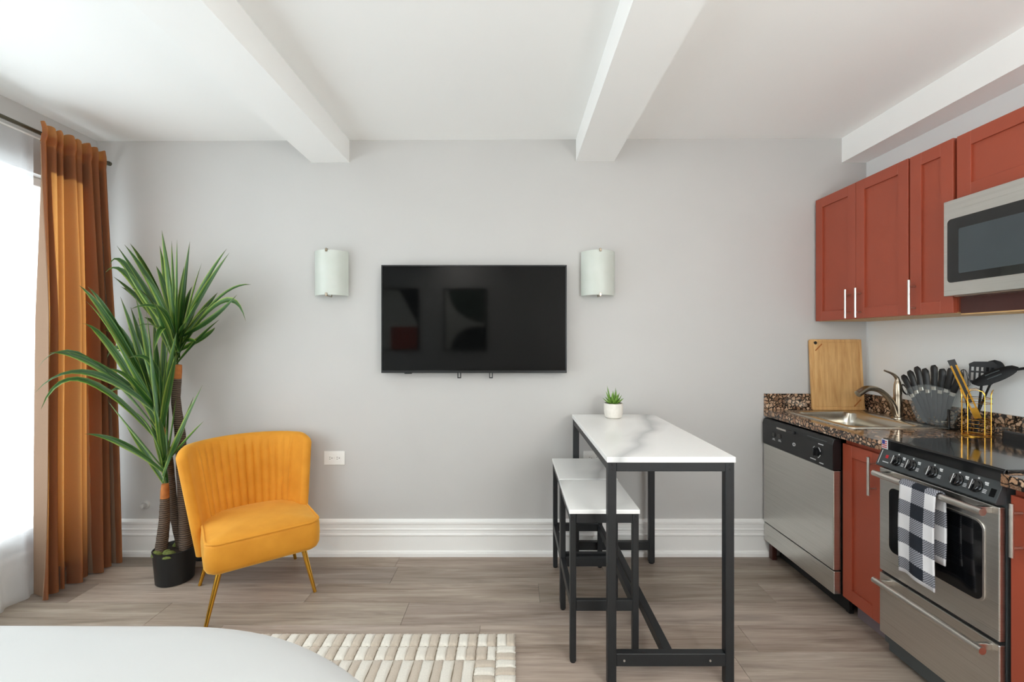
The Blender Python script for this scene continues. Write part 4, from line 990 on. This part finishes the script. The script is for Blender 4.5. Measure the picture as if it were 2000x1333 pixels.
# ------------------------------------------------------------------ the room behind the camera, added fill lamps
def picture(x0, x1, z0, z1, label, shapes):
    t = thing('framed_picture', label, 'picture', ((x0 + x1) / 2, YN, z0), 0, 'pictures on the wall opposite')
    b = NB()
    for a in ((x0, x1, z0, z0 + .02), (x0, x1, z1 - .02, z1), (x0, x0 + .02, z0 + .02, z1 - .02), (x1 - .02, x1, z0 + .02, z1 - .02)): box(b, a[0], a[1], YN, YN + .025, a[2], a[3])
    build('frame', b, 'frame', t); bx('canvas', 'canvas', t, x0 + .02, x1 - .02, YN, YN + .012, z0 + .02, z1 - .02)
    for k, (mt, pts) in enumerate(shapes): build('painted_shape', prism(NB(), [(x0 + .02 + p[0] * (x1 - x0 - .04), z0 + .02 + p[1] * (z1 - z0 - .04)) for p in pts], 1, YN + .012, YN + .0135 + .0005 * k), mt, t)
arcp = lambda cx, cy, rx, ry, a0, a1: [(cx + rx * cos(R(a)), cy + ry * sin(R(a))) for a in range(a0, a1 + 1, 10)]
picture(-2.00, -1.36, 1.21, 2.12, 'abstract print with a dark wedge and red block', [('artblack', [(.55, 1), (1, 1), (1, .42)]), ('artred', [(.35, 0), (1, 0), (1, .38), (.35, .38)])])
picture(-1.00, -.37, 1.21, 2.12, 'abstract print with green bowl shape over a black dome', [('artgreen', [(.08, 1)] + arcp(.98, 1, .9, .55, 180, 270) + [(.98, 1)]), ('artblack', [(.15, 0)] + arcp(.75, 0, .6, .38, 90, 180)[::-1] + [(1, .38), (1, 0)])])
def added_floor_lamp(x, y, z, label):
    t = thing('added_floor_lamp', label, 'floor lamp', (x, y, 0)); r = .19
    build('base', lathe(NB(), [(0, 0), (.15, 0), (.15, .015), (.02, .025), (0, .025)], x, y, 32), 'bplastic', t, smooth=True)
    build('pole', tube(NB(), [(x, y, .02), (x, y, z - r * .96)], .011, 12), 'bplastic', t, smooth=True)
    build('socket', lathe(NB(), [(0, z - r - .03), (.03, z - r - .03), (.035, z - r * .95), (0, z - r * .95)], x, y, 20), 'nickel', t, smooth=True)
    build('globe', lathe(NB(), [(r * cos(R(a)) if abs(a) < 90 else 0, z + r * sin(R(a))) for a in range(-90, 91, 10)], x, y, 32), 'fill_globe_glow', t, smooth=True)
added_floor_lamp(1.05, .05, 1.6, 'added fill lamp, white globe on a stand between bed and kitchen')  # added lamp out of view, brightens the right wall
def added_flush_lamp(x, y, label):
    t = thing('added_ceiling_lamp', label, 'added fill lamp', (x, y, 2.5)); zz = zc(x)
    build('canopy', lathe(NB(), [(0, zz), (.20, zz), (.20, zz - .02), (0, zz - .02)], x, y, 32), 'nickel', t, smooth=True)
    build('glass_dome', lathe(NB(), [(.185, zz - .02), (.18, zz - .05), (.15, zz - .08), (.09, zz - .10), (0, zz - .106)], x, y, 32), 'fill_dome_glow', t, smooth=True)
added_flush_lamp(-.78, -.5, 'added fill lamp, round and flush, between the two boxed beams')  # added lamp out of view, evens out the room light
